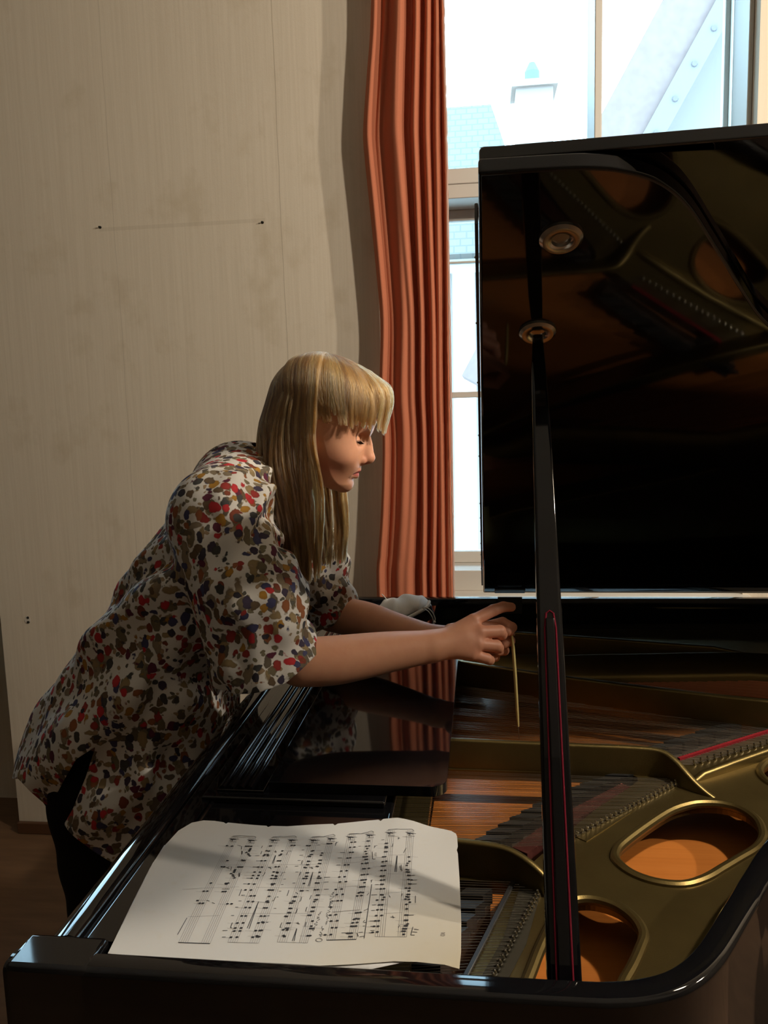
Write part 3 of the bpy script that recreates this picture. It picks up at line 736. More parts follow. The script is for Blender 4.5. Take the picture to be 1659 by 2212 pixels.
# cheeks (key blocks)
for y0, y1 in ((0.6448, 0.694), (2.078, 2.1282)):
    MB().box(-0.4573, -0.372, y0, y1, 0.66, 0.9856).build('cheek', M_BLACK, piano, bevel=0.006, seg=3)
MB().box(-0.455, -0.37, 0.70, 2.09, 0.70, 0.80).build('keybed', M_BLACK, piano, bevel=0.004)
fbp = [(-0.449, 0.805), (-0.4515, 0.93), (-0.450, 0.957), (-0.4455, 0.9675), (-0.438, 0.9755), (-0.428, 0.981), (-0.418, 0.983), (-0.410, 0.9815), (-0.406, 0.9785), (-0.4045, 0.9755), (-0.4030, 0.9755), (-0.4015, 0.978), (-0.399, 0.9785), (-0.3715, 0.9785), (-0.3715, 0.805)]
MB().prism(fbp, lambda a, b, h: (a, h, b), 0.6955, 2.0765).build('fallboard', M_BLACK, piano, smooth=True, angle=60, bevel=0)
# shelf in front of the tuning pins, rail and music desk
MB().box(-0.3705, -0.121, 0.6735, 2.099, 0.925, 0.9745).build('pin_shelf', M_BLACK, piano, bevel=0.004, seg=3)
MB().tube([(-0.368, 0.676, 0.974), (-0.368, 0.99, 0.974)], 0.0035, 10).build('shelf_bead', M_BLACK, piano, smooth=True)
desk = MB().box(-0.383, -0.132, 0.985, 1.795, 0.9750, 0.9835).build('desk_rail', M_BLACK, piano, bevel=0.0025, seg=3)
for k, x in enumerate((-0.3595, -0.348, -0.3335, -0.321)):
    MB().tube([(x, 1.004, 0.9865), (x, 1.40, 0.9865), (x, 1.775, 0.9865)], [0.0042, 0.0042, 0.0042], 14).build('desk_moulding', M_BLACK, piano, smooth=True)
MB().box(-0.366, -0.30, 1.001, 1.78, 0.9836, 0.9862).build('moulding_base', M_BLACK, piano, bevel=0.001)
dp = []
for (cx, cy, a0) in ((-0.075, 1.026, -90), (-0.075, 1.742, 0)):
    for a in range(0, 91, 10):
        q = math.radians(a0 + a)
        dp.append((cx + 0.0235 * math.cos(q), cy + 0.0235 * math.sin(q)))
dp += [(-0.293, 1.7655), (-0.293, 1.0025)]
MB().prism(dp, lambda a, b, h: (a, b, h), 0.984, 0.9985).build('music_desk', M_BLACK, piano, bevel=0.004, seg=4)
# legs and pedals
for (x, y) in ((-0.30, 0.86), (-0.30, 1.92), (1.22, 1.83)):
    l = MB()
    l.box(x - 0.055, x + 0.055, y - 0.055, y + 0.055, 0.58, 0.665)
    l.box(x - 0.045, x + 0.045, y - 0.045, y + 0.045, 0.11, 0.58)
    lg = l.build('leg', M_BLACK, piano, bevel=0.008)
    MB().lathe([(0.012, 0.105), (0.012, 0.085), (0.02, 0.085), (0.02, 0.075)], (x, y, 0)).lathe([(0.0, -0.02), (0.036, -0.018), (0.038, 0), (0.036, 0.018), (0.0, 0.02)], (x, y, 0.038), (1, 0, 0)).build('caster', M_DARKMETAL, lg, smooth=True)
ly = MB()
ly.box(-0.28, -0.25, 1.32, 1.345, 0.14, 0.66).box(-0.28, -0.25, 1.435, 1.46, 0.14, 0.66).box(-0.31, -0.22, 1.27, 1.51, 0.07, 0.14)
lyre = ly.build('pedal_lyre', M_BLACK, piano, bevel=0.005)
for y in (1.33, 1.39, 1.45):
    MB().box(-0.42, -0.25, y - 0.011, y + 0.011, 0.052, 0.062).build('pedal', M_PIN, lyre, bevel=0.004)

# soundboard
SB_Z = 0.845
MB().prism(offset_path(near_path + [(0.4, SPINE), (-0.10, SPINE), (-0.10, 0.645)], 0.0285)[:-1] + [(-0.095, 0.675)], lambda a, b, h: (a, b, h), SB_Z - 0.01, SB_Z).build('soundboard', M_WOOD, piano)

# cast plate with openings
PZ = 0.905
HOLE_A = [(0.168, 1.000), (0.171, 1.022), (0.183, 1.043), (0.219, 1.087), (0.260, 1.132), (0.288, 1.153), (0.315, 1.164), (0.347, 1.163), (0.370, 1.148), (0.381, 1.120), (0.379, 1.09), (0.371, 1.066), (0.353, 1.041), (0.325, 1.016), (0.298, 0.992), (0.270, 0.968), (0.240, 0.953), (0.208, 0.956), (0.182, 0.973)]
HOLE_B = [(0.036, 0.745), (0.047, 0.79), (0.062, 0.835), (0.079, 0.878), (0.090, 0.900), (0.107, 0.914), (0.130, 0.916), (0.154, 0.904), (0.170, 0.880), (0.174, 0.852), (0.165, 0.828), (0.152, 0.800), (0.137, 0.772), (0.126, 0.742), (0.112, 0.722), (0.085, 0.712), (0.055, 0.716)]
HOLE_C = [(0.433, 1.25), (0.440, 1.285), (0.475, 1.325), (0.53, 1.355), (0.585, 1.36), (0.605, 1.33), (0.57, 1.29), (0.52, 1.245), (0.475, 1.215), (0.445, 1.22)]
hA, hB, hC = catmull(HOLE_A, 4, True), catmull(HOLE_B, 4, True), catmull(HOLE_C, 4, True)
S1 = [(-0.083, 0.690), (-0.052, 0.690), (-0.024, 0.774), (0.006, 0.862), (0.030, 0.940), (-0.083, 0.944)]
S2 = [(-0.083, 0.966), (0.045, 0.966), (0.075, 1.012), (0.100, 1.050), (0.164, 1.140), (0.218, 1.203), (0.238, 1.229), (0.240, 1.243), (0.232, 1.250), (-0.083, 1.252)]
S3 = [(-0.083, 1.274), (0.262, 1.274), (0.285, 1.281), (0.318, 1.305), (0.40, 1.365), (0.50, 1.432), (0.54, 1.462), (0.50, 1.475), (0.18, 1.572), (-0.083, 1.645)]
S4 = [(-0.06, 1.678), (0.18, 1.605), (0.52, 1.503), (0.75, 1.44), (0.95, 1.50), (0.98, 1.60), (0.60, 1.665), (0.20, 1.690), (0.02, 1.695)]
S5 = [(0.0, 1.755), (0.52, 1.775), (0.30, 1.83), (-0.02, 1.90)]
outline = offset_path(near_path + [(0.4, SPINE), (-0.36, SPINE), (-0.36, 0.645)], 0.0295)[:-1] + [(-0.335, 0.676)]
outline = [p for p in outline if p[0] > -0.34]
outline = [(-0.33, 0.6755)] + [p for p in outline if p[0] > -0.32] + [(-0.33, 2.095)]
plate = MB().prism(outline, lambda a, b, h: (a, b, h), PZ - 0.016, PZ, holes=[hA, hB, hC, S1, S2, S3, S4, S5]).build('cast_plate', M_GOLD, piano, bevel=0)
for h in (hA, hB, hC):
    MB().tube([(x, y, PZ - 0.001) for x, y in h], 0.0068, 10, closed=True).build('hole_lip', M_GOLD, plate, smooth=True)
edge = offset_path(near_path, 0.040)
edge = [p for p in edge if p[0] > 0.12 and not (p[1] < 0.70)]
MB().tube([(x, y, PZ) for x, y in edge], 0.007, 8).build('edge_bead', M_GOLD, plate, smooth=True)


def strut(name, pts, w, zb=0.892, rr=0.004):
    """pts: (x, y, top z); a web of width w with a rounded top"""
    m = MB()
    k = len(pts)
    P = [Vector((p[0], p[1])) for p in pts]
    sec, vs, fs = 9, [], []
    for i in range(k):
        t = (P[min(i + 1, k - 1)] - P[max(i - 1, 0)]).normalized()
        n = Vector((-t.y, t.x))
        zt = pts[i][2]
        r = min(w / 2, rr)
        prof = [(-w / 2, zb)] + [(-w / 2 + r - r * math.cos(math.radians(a)), zt - r + r * math.sin(math.radians(a))) for a in (0, 30, 60, 90)] + [(w / 2 - r + r * math.sin(math.radians(a)), zt - r + r * math.cos(math.radians(a))) for a in (0, 30, 60, 90)] + [(w / 2, zb)]
        for o, z in prof:
            q = P[i] + n * o
            vs.append((q.x, q.y, z))
        L = len(prof)
    for i in range(k - 1):
        for j in range(L):
            fs.append((i * L + j, (i + 1) * L + j, (i + 1) * L + (j + 1) % L, i * L + (j + 1) % L))
    fs.append(tuple(range(L)))
    fs.append(tuple((k - 1) * L + j for j in range(L))[::-1])
    return m.add(vs, fs).build(name, M_GOLD, plate, smooth=True, angle=50)


strut('plate_strut', catmull([(-0.33, 0.957, 0.953), (-0.083, 0.957, 0.953), (-0.035, 0.956, 0.953), (0.010, 0.952, 0.951), (0.033, 0.945, 0.948), (0.054, 0.933, 0.941), (0.072, 0.922, 0.930), (0.086, 0.919, 0.916), (0.098, 0.9215, 0.900)], 5), 0.010)
strut('plate_strut', catmull([(-0.33, 1.263, 0.955), (-0.083, 1.262, 0.955), (-0.048, 1.261, 0.955), (0.143, 1.256, 0.953), (0.235, 1.254, 0.952), (0.275, 1.249, 0.950), (0.294, 1.233, 0.943), (0.306, 1.216, 0.933), (0.318, 1.202, 0.922), (0.333, 1.190, 0.911), (0.352, 1.180, 0.900)], 5), 0.011)
strut('plate_strut', catmull([(-0.33, 1.735, 0.957), (-0.083, 1.672, 0.957), (-0.055, 1.663, 0.957), (0.177, 1.563, 0.957), (0.508, 1.456, 0.957), (0.80, 1.40, 0.957), (1.0, 1.42, 0.95)], 5), 0.014)
# broad sloping bar with a bright rounded top
bar = MB()
bp = [(-0.045, 1.672, 0.0), (0.045, 1.690, 0.03), (0.15, 1.672, 0.068), (0.35, 1.690, 0.072), (0.545, 1.708, 0.072), (0.62, 1.695, 0.075), (0.9, 1.63, 0.075)]
vs, fs = [], []
for i, (x, y, w) in enumerate(bp):
    w = max(w, 0.008)
    prof = [(-w * 0.62, 0.892), (-w * 0.62, 0.926), (-w * 0.55, 0.934), (-w * 0.2, 0.948), (w * 0.25, 0.958), (w * 0.38, 0.957), (w * 0.42, 0.95), (w * 0.42, 0.892)]
    for o_, z in prof:
        vs.append((x, y + o_ + 0.006, z))
for i in range(len(bp) - 1):
    for j in range(8):
        fs.append((i * 8 + j, (i + 1) * 8 + j, (i + 1) * 8 + (j + 1) % 8, i * 8 + (j + 1) % 8))
fs += [tuple(range(8)), tuple((len(bp) - 1) * 8 + j for j in range(8))[::-1]]
bar.add(vs, fs).build('plate_bar', M_GOLD, plate, smooth=True, angle=40)
strut('plate_strut', [(0.02, 1.895, 0.960), (0.07, 1.875, 0.960), (0.30, 1.822, 0.960), (0.50, 1.772, 0.960), (0.56, 1.755, 0.952)], 0.014)
strut('plate_flange', [(0.318, 1.232, 0.905), (0.34, 1.246, 0.916), (0.40, 1.285, 0.920), (0.47, 1.332, 0.922), (0.62, 1.42, 0.922)], 0.013, rr=0.005)

# bridges with dark notched blocks
def bridge(pts, blocks, w, name='bridge'):
    m = MB()
    path = catmull(pts, 6)
    m.sweep(path, [(-w / 2, SB_Z), (-w / 2, 0.889), (w / 2, 0.889), (w / 2, SB_Z)], mi=0)
    L = [0]
    for a, b in zip(path, path[1:]):
        L.append(L[-1] + math.dist(a, b))
    for k in range(blocks):
        s = L[-1] * (k + 0.5) / blocks
        i = max(j for j in range(len(L)) if L[j] <= s)
        i = min(i, len(path) - 2)
        f = (s - L[i]) / (L[i + 1] - L[i])
        px, py = (path[i][0] + (path[i + 1][0] - path[i][0]) * f, path[i][1] + (path[i + 1][1] - path[i][1]) * f)
        d = Vector((path[i + 1][0] - path[i][0], path[i + 1][1] - path[i][1])).normalized()
        h = 0.30 * L[-1] / blocks
        q = Vector((px, py))
        ax = Vector((1, 0))
        c = [q - d * h - ax * w * 0.62, q - d * h + ax * w * 0.42, q + d * h + ax * w * 0.62, q + d * h - ax * w * 0.42]
        v = [(p.x, p.y, 0.887) for p in c] + [(p.x, p.y, 0.9068) for p in c]
        m.add(v, [(3, 2, 1, 0), (4, 5, 6, 7), (0, 1, 5, 4), (1, 2, 6, 5), (2, 3, 7, 6), (3, 0, 4, 7)], 1)
    return m.build(name, [M_BRIDGE, M_GRAPHITE], piano)


bridge([(-0.090, 0.70), (-0.05, 0.82), (-0.01, 0.93)], 9, 0.030)
bridge([(-0.012, 1.01), (0.019, 1.056), (0.085, 1.134), (0.142, 1.192), (0.228, 1.256)], 13, 0.034)
bridge([(0.262, 1.325), (0.305, 1.361), (0.37, 1.408), (0.436, 1.455), (0.56, 1.53)], 9, 0.034)

# felt strips woven between the strings
MB().sweep([(0.045, 1.025), (0.105, 1.105), (0.165, 1.165), (0.222, 1.222)], [(-0.012, 0.888), (-0.012, 0.9), (0.012, 0.9), (0.012, 0.888)]).build('felt_strip', M_MAROON, piano)
MB().sweep([(0.318, 1.306), (0.40, 1.362), (0.52, 1.443)], [(-0.0026, 0.898), (-0.0026, 0.9105), (0.0026, 0.9105), (0.0026, 0.898)]).build('felt_strip', M_REDFELT, piano)
MB().sweep([(-0.018, 0.705), (0.030, 0.83), (0.057, 0.944)], [(-0.013, 0.9), (-0.013, 0.9062), (0.013, 0.9062), (0.013, 0.9)]).build('string_rest', M_GREYFELT, piano)
MB().sweep([(0.128, 1.050), (0.200, 1.132), (0.272, 1.236)], [(-0.010, 0.9), (-0.010, 0.9062), (0.010, 0.9062), (0.010, 0.9)]).build('string_rest', M_GOLD, piano)
MB().sweep([(-0.046, 0.700), (-0.006, 0.82), (0.034, 0.944)], [(-0.003, 0.9), (-0.003, 0.909), (0.003, 0.909), (0.003, 0.9)]).build('duplex_bar', M_DARKMETAL, piano, bevel=0.001)

# strings and hitch pins
unit = MB().tube([(0, 0, 0), (1, 0, 0)], 1.0, 6, cap=False)
unit_me = bpy.data.meshes.new('string')
unit_me.from_pydata(unit.v, [], unit.f)
unit_me.polygons.foreach_set('use_smooth', [True] * len(unit_me.polygons))
unit_me.materials.append(M_STEEL)
unit_cu = unit_me.copy()
unit_cu.name = 'bass_string'
unit_cu.materials[0] = M_COPPER
rest = MB()
pins = []


def lerp2(a, b, t):
    return tuple(a[i] + (b[i] - a[i]) * t for i in range(len(a)))


def add_string(a, b, r, me, keep):
    a, b = Vector(a), Vector(b)
    if not keep:
        rest.tube([a, b], r, 5, mi=0 if me is unit_me else 1)
        return
    o = bpy.data.objects.new('string' if me is unit_me else 'bass_string', me)
    d = b - a
    q = d.to_track_quat('X', 'Z')
    o.matrix_basis = Matrix.Translation(a) @ q.to_matrix().to_4x4() @ Matrix.Diagonal((d.length, r, r, 1))
    COL.objects.link(o)
    parent_to(o, piano)


def group_strings(n, a0, a1, b0, b1, r, me, keep_every, z=0.9075, pin_n=0):
    for k in range(n):
        t = (k + 0.5) / n
        t += 0.10 / n * (1, 0, -1)[k % 3]
        a, b = lerp2(a0, a1, t), lerp2(b0, b1, t)
        add_string((*a, z), (*b, z - 0.001), r, me, k % 10 < keep_every)
    for k in range(pin_n):
        t = (k + 0.5) / pin_n
        pins.append((*lerp2(b0, b1, t), PZ))


group_strings(36, (-0.30, 0.705), (-0.30, 0.940), (0.008, 0.768), (0.074, 0.944), 0.00042, unit_me, 6, pin_n=22)
group_strings(54, (-0.30, 0.975), (-0.30, 1.246), (0.100, 1.030), (0.314, 1.238), 0.00042, unit_me, 6, pin_n=28)
group_strings(54, (-0.30, 1.285), (-0.30, 1.71), (0.334, 1.288), (0.62, 1.462), 0.00045, unit_me, 6, pin_n=22)
group_strings(18, (-0.05, 1.715), (-0.05, 1.78), (0.95, 1.47), (1.0, 1.60), 0.0013, unit_cu, 10, z=0.918)
for k in range(8):
    t = k / 7
    pins.append((-0.012 + 0.02 * t, 0.712 + 0.055 * t, PZ))
rest.build('string', [M_STEEL, M_COPPER], piano)['kind'] = 'stuff'
pin_me = None
for p in pins:
    if pin_me is None:
        o = MB().lathe([(0.0028, -0.002), (0.0026, 0.004), (0.0017, 0.0045), (0.0017, 0.009), (0.0009, 0.0095)], (0, 0, 0), (0, 0, 1), 8).build('hitch_pin', M_PIN, None, smooth=True)
        pin_me = o.data
    else:
        o = bpy.data.objects.new('hitch_pin', pin_me)
        COL.objects.link(o)
    o.matrix_basis = Matrix.Translation(p) @ Matrix.Rotation(-0.3, 4, 'Y')
    parent_to(o, piano)

# ---- lid, folded front flap, hinge
TH = math.radians(29.6)
HINGE = Vector((0, 2.118, 0.996))
LX, LS, LN = Vector((1, 0, 0)), Vector((0, -math.cos(TH), math.sin(TH))), Vector((0, math.sin(TH), math.cos(TH)))


def lidpt(x, s, n):
    return tuple(HINGE + LX * x + LS * s + LN * n)


lid_out = [(0.0, 0.002), (0.0, 1.478)] + [(x, min(2.123 - y, 1.478)) for x, y in near_path if x > 0.03] + [(1.38, 0.002)]
lid = MB().prism(lid_out, lidpt, 0.0, 0.021).build('lid', M_BLACK, piano, bevel=0.0045, seg=3, angle=50)
fl = []
for (cx, cs, a0) in ((0.445, 1.468, 0), (0.006, 1.468, 90)):
    for a in range(0, 91, 30):
        q = math.radians(a0 + a)
        rr = 0.015 if cx > 0.1 else 0.005
        fl.append((cx + rr * math.cos(q), cs + rr * math.sin(q)))
fl += [(0.001, 0.03), (0.455, 0.03)]
MB().prism(fl, lidpt, 0.0225, 0.0405).build('front_flap', M_BLACK, lid, bevel=0.0045, seg=3)
MB().prism([(-0.0045, 0.05), (-0.0045, 1.40), (-0.0006, 1.40), (-0.0006, 0.05)], lidpt, 0.006, 0.036).build('flap_hinge', M_DARKMETAL, lid, bevel=0.001)
sc = MB()
for s in (0.15, 0.26, 0.34, 0.42, 0.50, 0.58, 0.80, 0.88, 1.05, 1.2, 1.33):
    sc.lathe([(0.0016, 0), (0.001, 0.0012)], lidpt(-0.0045, s, 0.02), (-1, 0, 0), 8)
sc.build('hinge_screw', M_PIN, lid)
for x, s in ((0.0735, 1.205), (0.0885, 1.380)):
    MB().lathe([(0.024, 0.0), (0.0235, 0.003), (0.020, 0.0062), (0.014, 0.0066), (0.0105, 0.0045), (0.009, 0.001)], lidpt(x, s, 0.0), -LN, 36).build('prop_cup', M_CHROME, lid, smooth=True)
hb_ = MB()
hb_.frame_box((0.038, SPINE - 0.036, 0.945), (0.064, 0, 0), (0, 0.007, 0), (0, 0, 0.046))
hb_.frame_box(lidpt(0.030, 0.008, -0.003), LX * 0.08, LS * 0.035, LN * 0.003)
hb_.build('lid_hinge', M_DARKMETAL, piano, bevel=0.0015)

# ---- prop stick with a short stick nested in a felt-lined slot
pa, pb = Vector((0.0725, 0.700, 0.925)), Vector(lidpt(0.0735, 1.205, -0.006))
ax = (pb - pa)
plen = ax.length
ax.normalize()
sx = Vector((1, 0, 0))
sx = (sx - ax * sx.dot(ax)).normalized()
sy = ax.cross(sx)           # towards the camera side


def prop_pt(u, a, b):
    return tuple(pa + ax * (u * plen) + sx * a + sy * b)


def taper_bar(name, rows, material, par, bevel):
    """rows: (u, x0, x1, y0, y1)"""
    vs, fs = [], []
    for u, x0, x1, y0, y1 in rows:
        vs += [prop_pt(u, x0, y0), prop_pt(u, x1, y0), prop_pt(u, x1, y1), prop_pt(u, x0, y1)]
    for i in range(len(rows) - 1):
        for j in range(4):
            fs.append((i * 4 + j, i * 4 + (j + 1) % 4, (i + 1) * 4 + (j + 1) % 4, (i + 1) * 4 + j))
    fs += [(3, 2, 1, 0), tuple((len(rows) - 1) * 4 + j for j in range(4))]
    return MB().add(vs, fs).build(name, material, par, bevel=bevel, seg=3)


if sy.y > 0: sy = -sy
prop = taper_bar('lid_prop', [(0.0, -0.0165, 0.0165, -0.011, 0.008), (0.42, -0.0145, 0.0145, -0.010, 0.008), (0.78, -0.0115, 0.0115, -0.009, 0.008), (0.93, -0.0095, 0.0085, -0.008, 0.006), (1.0, -0.0065, 0.0065, -0.006, 0.005)], M_BLACK, piano, 0.0035)
taper_bar('short_prop', [(0.0, -0.0062, 0.0062, 0.0081, 0.0105), (0.505, -0.0046, 0.0046, 0.0081, 0.0105)], M_BLACK, prop, 0.001)
M_PROPFELT = mat('crimson_felt', (0.14, 0.008, 0.02), 0.9, spec=0.1)
fe = [prop_pt(0.0, -0.0078, 0.0085), prop_pt(0.49, -0.0060, 0.0085), prop_pt(0.512, -0.004, 0.0085), prop_pt(0.516, 0.0, 0.0085), prop_pt(0.512, 0.004, 0.0085), prop_pt(0.49, 0.0060, 0.0085), prop_pt(0.0, 0.0078, 0.0085)]
MB().tube(fe, 0.0011, 6).build('felt_lining', M_PROPFELT, prop, smooth=True)
# ------------------------------------------------------------------ distance-field sculpting (body, clothes, pouch)
class Vol:
    def __init__(self, xs, ys, zs):
        self.ax = [np.asarray(a, np.float32) for a in (xs, ys, zs)]
        self.d = np.full([len(a) for a in self.ax], 1.0, np.float32)

    def region(self, lo, hi, m=0.04):
        s = []
        for a, l, h in zip(self.ax, lo, hi):
            i0 = int(np.searchsorted(a, l - m))
            i1 = int(np.searchsorted(a, h + m))
            s.append(slice(max(0, i0 - 1), min(len(a), i1 + 1)))
        g = np.meshgrid(*[a[q] for a, q in zip(self.ax, s)], indexing='ij', sparse=True)
        return tuple(s), g

    def put(self, s, v, k, sub=False):
        d = self.d[s]
        if sub:
            v = -v
            h = np.clip(0.5 - 0.5 * (v - d) / k, 0, 1) if k > 0 else (d > v).astype(np.float32)
            r = v * (1 - h) + d * h + k * h * (1 - h)
        else:
            h = np.clip(0.5 + 0.5 * (d - v) / k, 0, 1)
            r = d * (1 - h) + v * h - k * h * (1 - h)
        self.d[s] = r

    def cone(self, a, b, ra, rb, k=0.01, sub=False):
        a, b = np.array(a, float), np.array(b, float)
        r = max(ra, rb)
        s, (X, Y, Z) = self.region(np.minimum(a, b) - r, np.maximum(a, b) + r)
        ab = b - a
        t = ((X - a[0]) * ab[0] + (Y - a[1]) * ab[1] + (Z - a[2]) * ab[2]) / max(1e-9, float(ab @ ab))
        t = np.clip(t, 0, 1)
        v = np.sqrt((X - a[0] - t * ab[0]) ** 2 + (Y - a[1] - t * ab[1]) ** 2 + (Z - a[2] - t * ab[2]) ** 2) - (ra + (rb - ra) * t)
        self.put(s, v.astype(np.float32), k, sub)

    def chain(self, pts, rs, k=0.01):
        for i in range(len(pts) - 1):
            self.cone(pts[i], pts[i + 1], rs[i], rs[i + 1], k)

    def ell(self, c, r, k=0.01, sub=False, pitch=0.0):
        """ellipsoid; radii along (forward, lateral, up) of a frame pitched down by pitch"""
        R = max(r)
        s, (X, Y, Z) = self.region(np.array(c) - R, np.array(c) + R)
        x, y, z = X - c[0], Y - c[1], Z - c[2]
        cp, sp = math.cos(pitch), math.sin(pitch)
        u, w = x * cp - z * sp, x * sp + z * cp
        k0 = np.sqrt((u / r[0]) ** 2 + (y / r[1]) ** 2 + (w / r[2]) ** 2)
        k1 = np.sqrt((u / r[0] ** 2) ** 2 + (y / r[1] ** 2) ** 2 + (w / r[2] ** 2) ** 2)
        self.put(s, (k0 * (k0 - 1) / np.maximum(k1, 1e-6)).astype(np.float32), k, sub)

    def inflate(self, poly, W, D, yc, p=2.0, k=0.01, off=0.0, extra=None):
        """a side-view outline blown up sideways to half width W over depth D"""
        P = np.array(poly)
        W0_ = W if not callable(W) else 0.2
        s, (X, Y, Z) = self.region((P[:, 0].min(), yc - W0_, P[:, 1].min()), (P[:, 0].max(), yc + W0_, P[:, 1].max()), 0.03)
        d2 = poly_sd(P, X[:, 0, 0], Z[0, 0, :])[:, None, :]
        w = W if not callable(W) else W(X, Z)
        q = np.maximum(1 + (d2 + off) / D, 0) ** p + (np.abs(Y - yc) / (w - off)) ** p
        v = (q ** (1 / p) - 1) * min(D, 0.08)
        if extra is not None:
            v = v + extra(X, Y, Z)
        self.put(s, v.astype(np.float32), k)

    def mesh(self):
        xs, ys, zs = self.ax
        d = self.d
        ins = d < 0
        c = np.zeros([n - 1 for n in d.shape], np.uint8)
        for i in (0, 1):
            for j in (0, 1):
                for k in (0, 1):
                    c += ins[i:d.shape[0] - 1 + i, j:d.shape[1] - 1 + j, k:d.shape[2] - 1 + k]
        idx = np.argwhere((c > 0) & (c < 8))
        vid = np.full(c.shape, -1, np.int32)
        vid[idx[:, 0], idx[:, 1], idx[:, 2]] = np.arange(len(idx))
        acc = np.zeros((len(idx), 3))
        cnt = np.zeros(len(idx))
        for a in range(3):
            o1, o2 = [q for q in range(3) if q != a]
            for e1 in (0, 1):
                for e2 in (0, 1):
                    A = idx.copy()
                    A[:, o1] += e1
                    A[:, o2] += e2
                    B = A.copy()
                    B[:, a] += 1
                    da, db = d[tuple(A.T)], d[tuple(B.T)]
                    m = (da < 0) != (db < 0)
                    t = np.where(m, da / np.where(m, da - db, 1), 0)
                    p = np.stack([xs[A[:, 0]], ys[A[:, 1]], zs[A[:, 2]]], 1).astype(float)
                    axv = self.ax[a]
                    p[:, a] += t * (axv[B[:, a]] - axv[A[:, a]])
                    acc[m] += p[m]
                    cnt[m] += 1
        V = acc / cnt[:, None]
        F = []
        for a in range(3):
            n0 = [slice(None)] * 3
            n1 = [slice(None)] * 3
            n0[a], n1[a] = slice(0, -1), slice(1, None)
            cr = ins[tuple(n0)] != ins[tuple(n1)]
            E = np.argwhere(cr)
            o1, o2 = (a + 1) % 3, (a + 2) % 3
            ok = (E[:, o1] > 0) & (E[:, o2] > 0) & (E[:, o1] < c.shape[o1]) & (E[:, o2] < c.shape[o2])
            E = E[ok]
            def cell(d1, d2):
                q = E.copy()
                q[:, o1] += d1
                q[:, o2] += d2
                return vid[tuple(q.T)]
            quad = np.stack([cell(-1, -1), cell(0, -1), cell(0, 0), cell(-1, 0)], 1)
            flip = ~ins[tuple(E.T)]
            quad[flip] = quad[flip][:, ::-1]
            F.append(quad)
        return V, np.concatenate(F)


def poly_sd(P, x, z):
    """signed distance (inside < 0) of the grid x * z to a closed polygon"""
    X, Z = np.meshgrid(x.astype(float), z.astype(float), indexing='ij')
    best = np.full(X.shape, 1e9)
    ins = np.zeros(X.shape, bool)
    n = len(P)
    for i in range(n):
        a, b = P[i], P[(i + 1) % n]
        e = b - a
        t = np.clip(((X - a[0]) * e[0] + (Z - a[1]) * e[1]) / max(1e-12, e @ e), 0, 1)
        best = np.minimum(best, (X - a[0] - t * e[0]) ** 2 + (Z - a[1] - t * e[1]) ** 2)
        cnd = (a[1] > Z) != (b[1] > Z)
        if a[1] != b[1]:
            ins ^= cnd & (X < (b[0] - a[0]) * (Z - a[1]) / (b[1] - a[1]) + a[0])
    return np.where(ins, -1, 1) * np.sqrt(best)


def point_sd(P, x, z):
    """the same for scattered points"""
    P = np.array(P, float)
    best = np.full(x.shape, 1e9)
    ins = np.zeros(x.shape, bool)
    for i in range(len(P)):
        a, b = P[i], P[(i + 1) % len(P)]
        e = b - a
        t = np.clip(((x - a[0]) * e[0] + (z - a[1]) * e[1]) / max(1e-12, e @ e), 0, 1)
        best = np.minimum(best, (x - a[0] - t * e[0]) ** 2 + (z - a[1] - t * e[1]) ** 2)
        if a[1] != b[1]:
            ins ^= ((a[1] > z) != (b[1] > z)) & (x < (b[0] - a[0]) * (z - a[1]) / (b[1] - a[1]) + a[0])
    return np.where(ins, -1, 1) * np.sqrt(best)


def clip_mesh(V, F, c):
    """keep the side c < 0 of a quad mesh, cutting faces along c = 0"""
    T = np.concatenate([F[:, [0, 1, 2]], F[:, [0, 2, 3]]])
    neg = c < 0
    k = neg[T].sum(1)
    out = [T[k == 3]]
    V = list(map(tuple, V))
    memo = {}

    def cut(a, b):
        key = (min(a, b), max(a, b))
        if key not in memo:
            t = c[a] / (c[a] - c[b])
            memo[key] = len(V)
            V.append(tuple(np.array(V[a]) + t * (np.array(V[b]) - np.array(V[a]))))
        return memo[key]
    new = []
    for t in T[(k > 0) & (k < 3)]:
        poly = []
        for i in range(3):
            a, b = int(t[i]), int(t[(i + 1) % 3])
            if neg[a]: poly.append(a)
            if neg[a] != neg[b]: poly.append(cut(a, b))
        for i in range(1, len(poly) - 1):
            new.append((poly[0], poly[i], poly[i + 1]))
    if new: out.append(np.array(new))
    T = np.concatenate(out)
    V = np.array(V)
    used = np.unique(T)
    re = np.full(len(V), -1)
    re[used] = np.arange(len(used))
    return V[used], re[T]


def np_mesh(name, V, F, material, parent=None, colors=None):
    me = bpy.data.meshes.new(name)
    n = F.shape[1]
    me.vertices.add(len(V))
    me.vertices.foreach_set('co', np.asarray(V, np.float32).ravel())
    me.loops.add(F.size)
    me.loops.foreach_set('vertex_index', F.astype(np.int32).ravel())
    me.polygons.add(len(F))
    me.polygons.foreach_set('loop_start', np.arange(0, F.size, n, dtype=np.int32))
    me.polygons.foreach_set('use_smooth', np.ones(len(F), bool))
    me.materials.append(material)
    if colors is not None:
        ca_ = me.color_attributes.new('Col', 'FLOAT_COLOR', 'POINT')
        ca_.data.foreach_set('color', np.concatenate([colors, np.ones((len(V), 1))], 1).astype(np.float32).ravel())
    me.update()
    me.validate()
    o = bpy.data.objects.new(name, me)
    COL.objects.link(o)
    parent_to(o, parent)
    return o


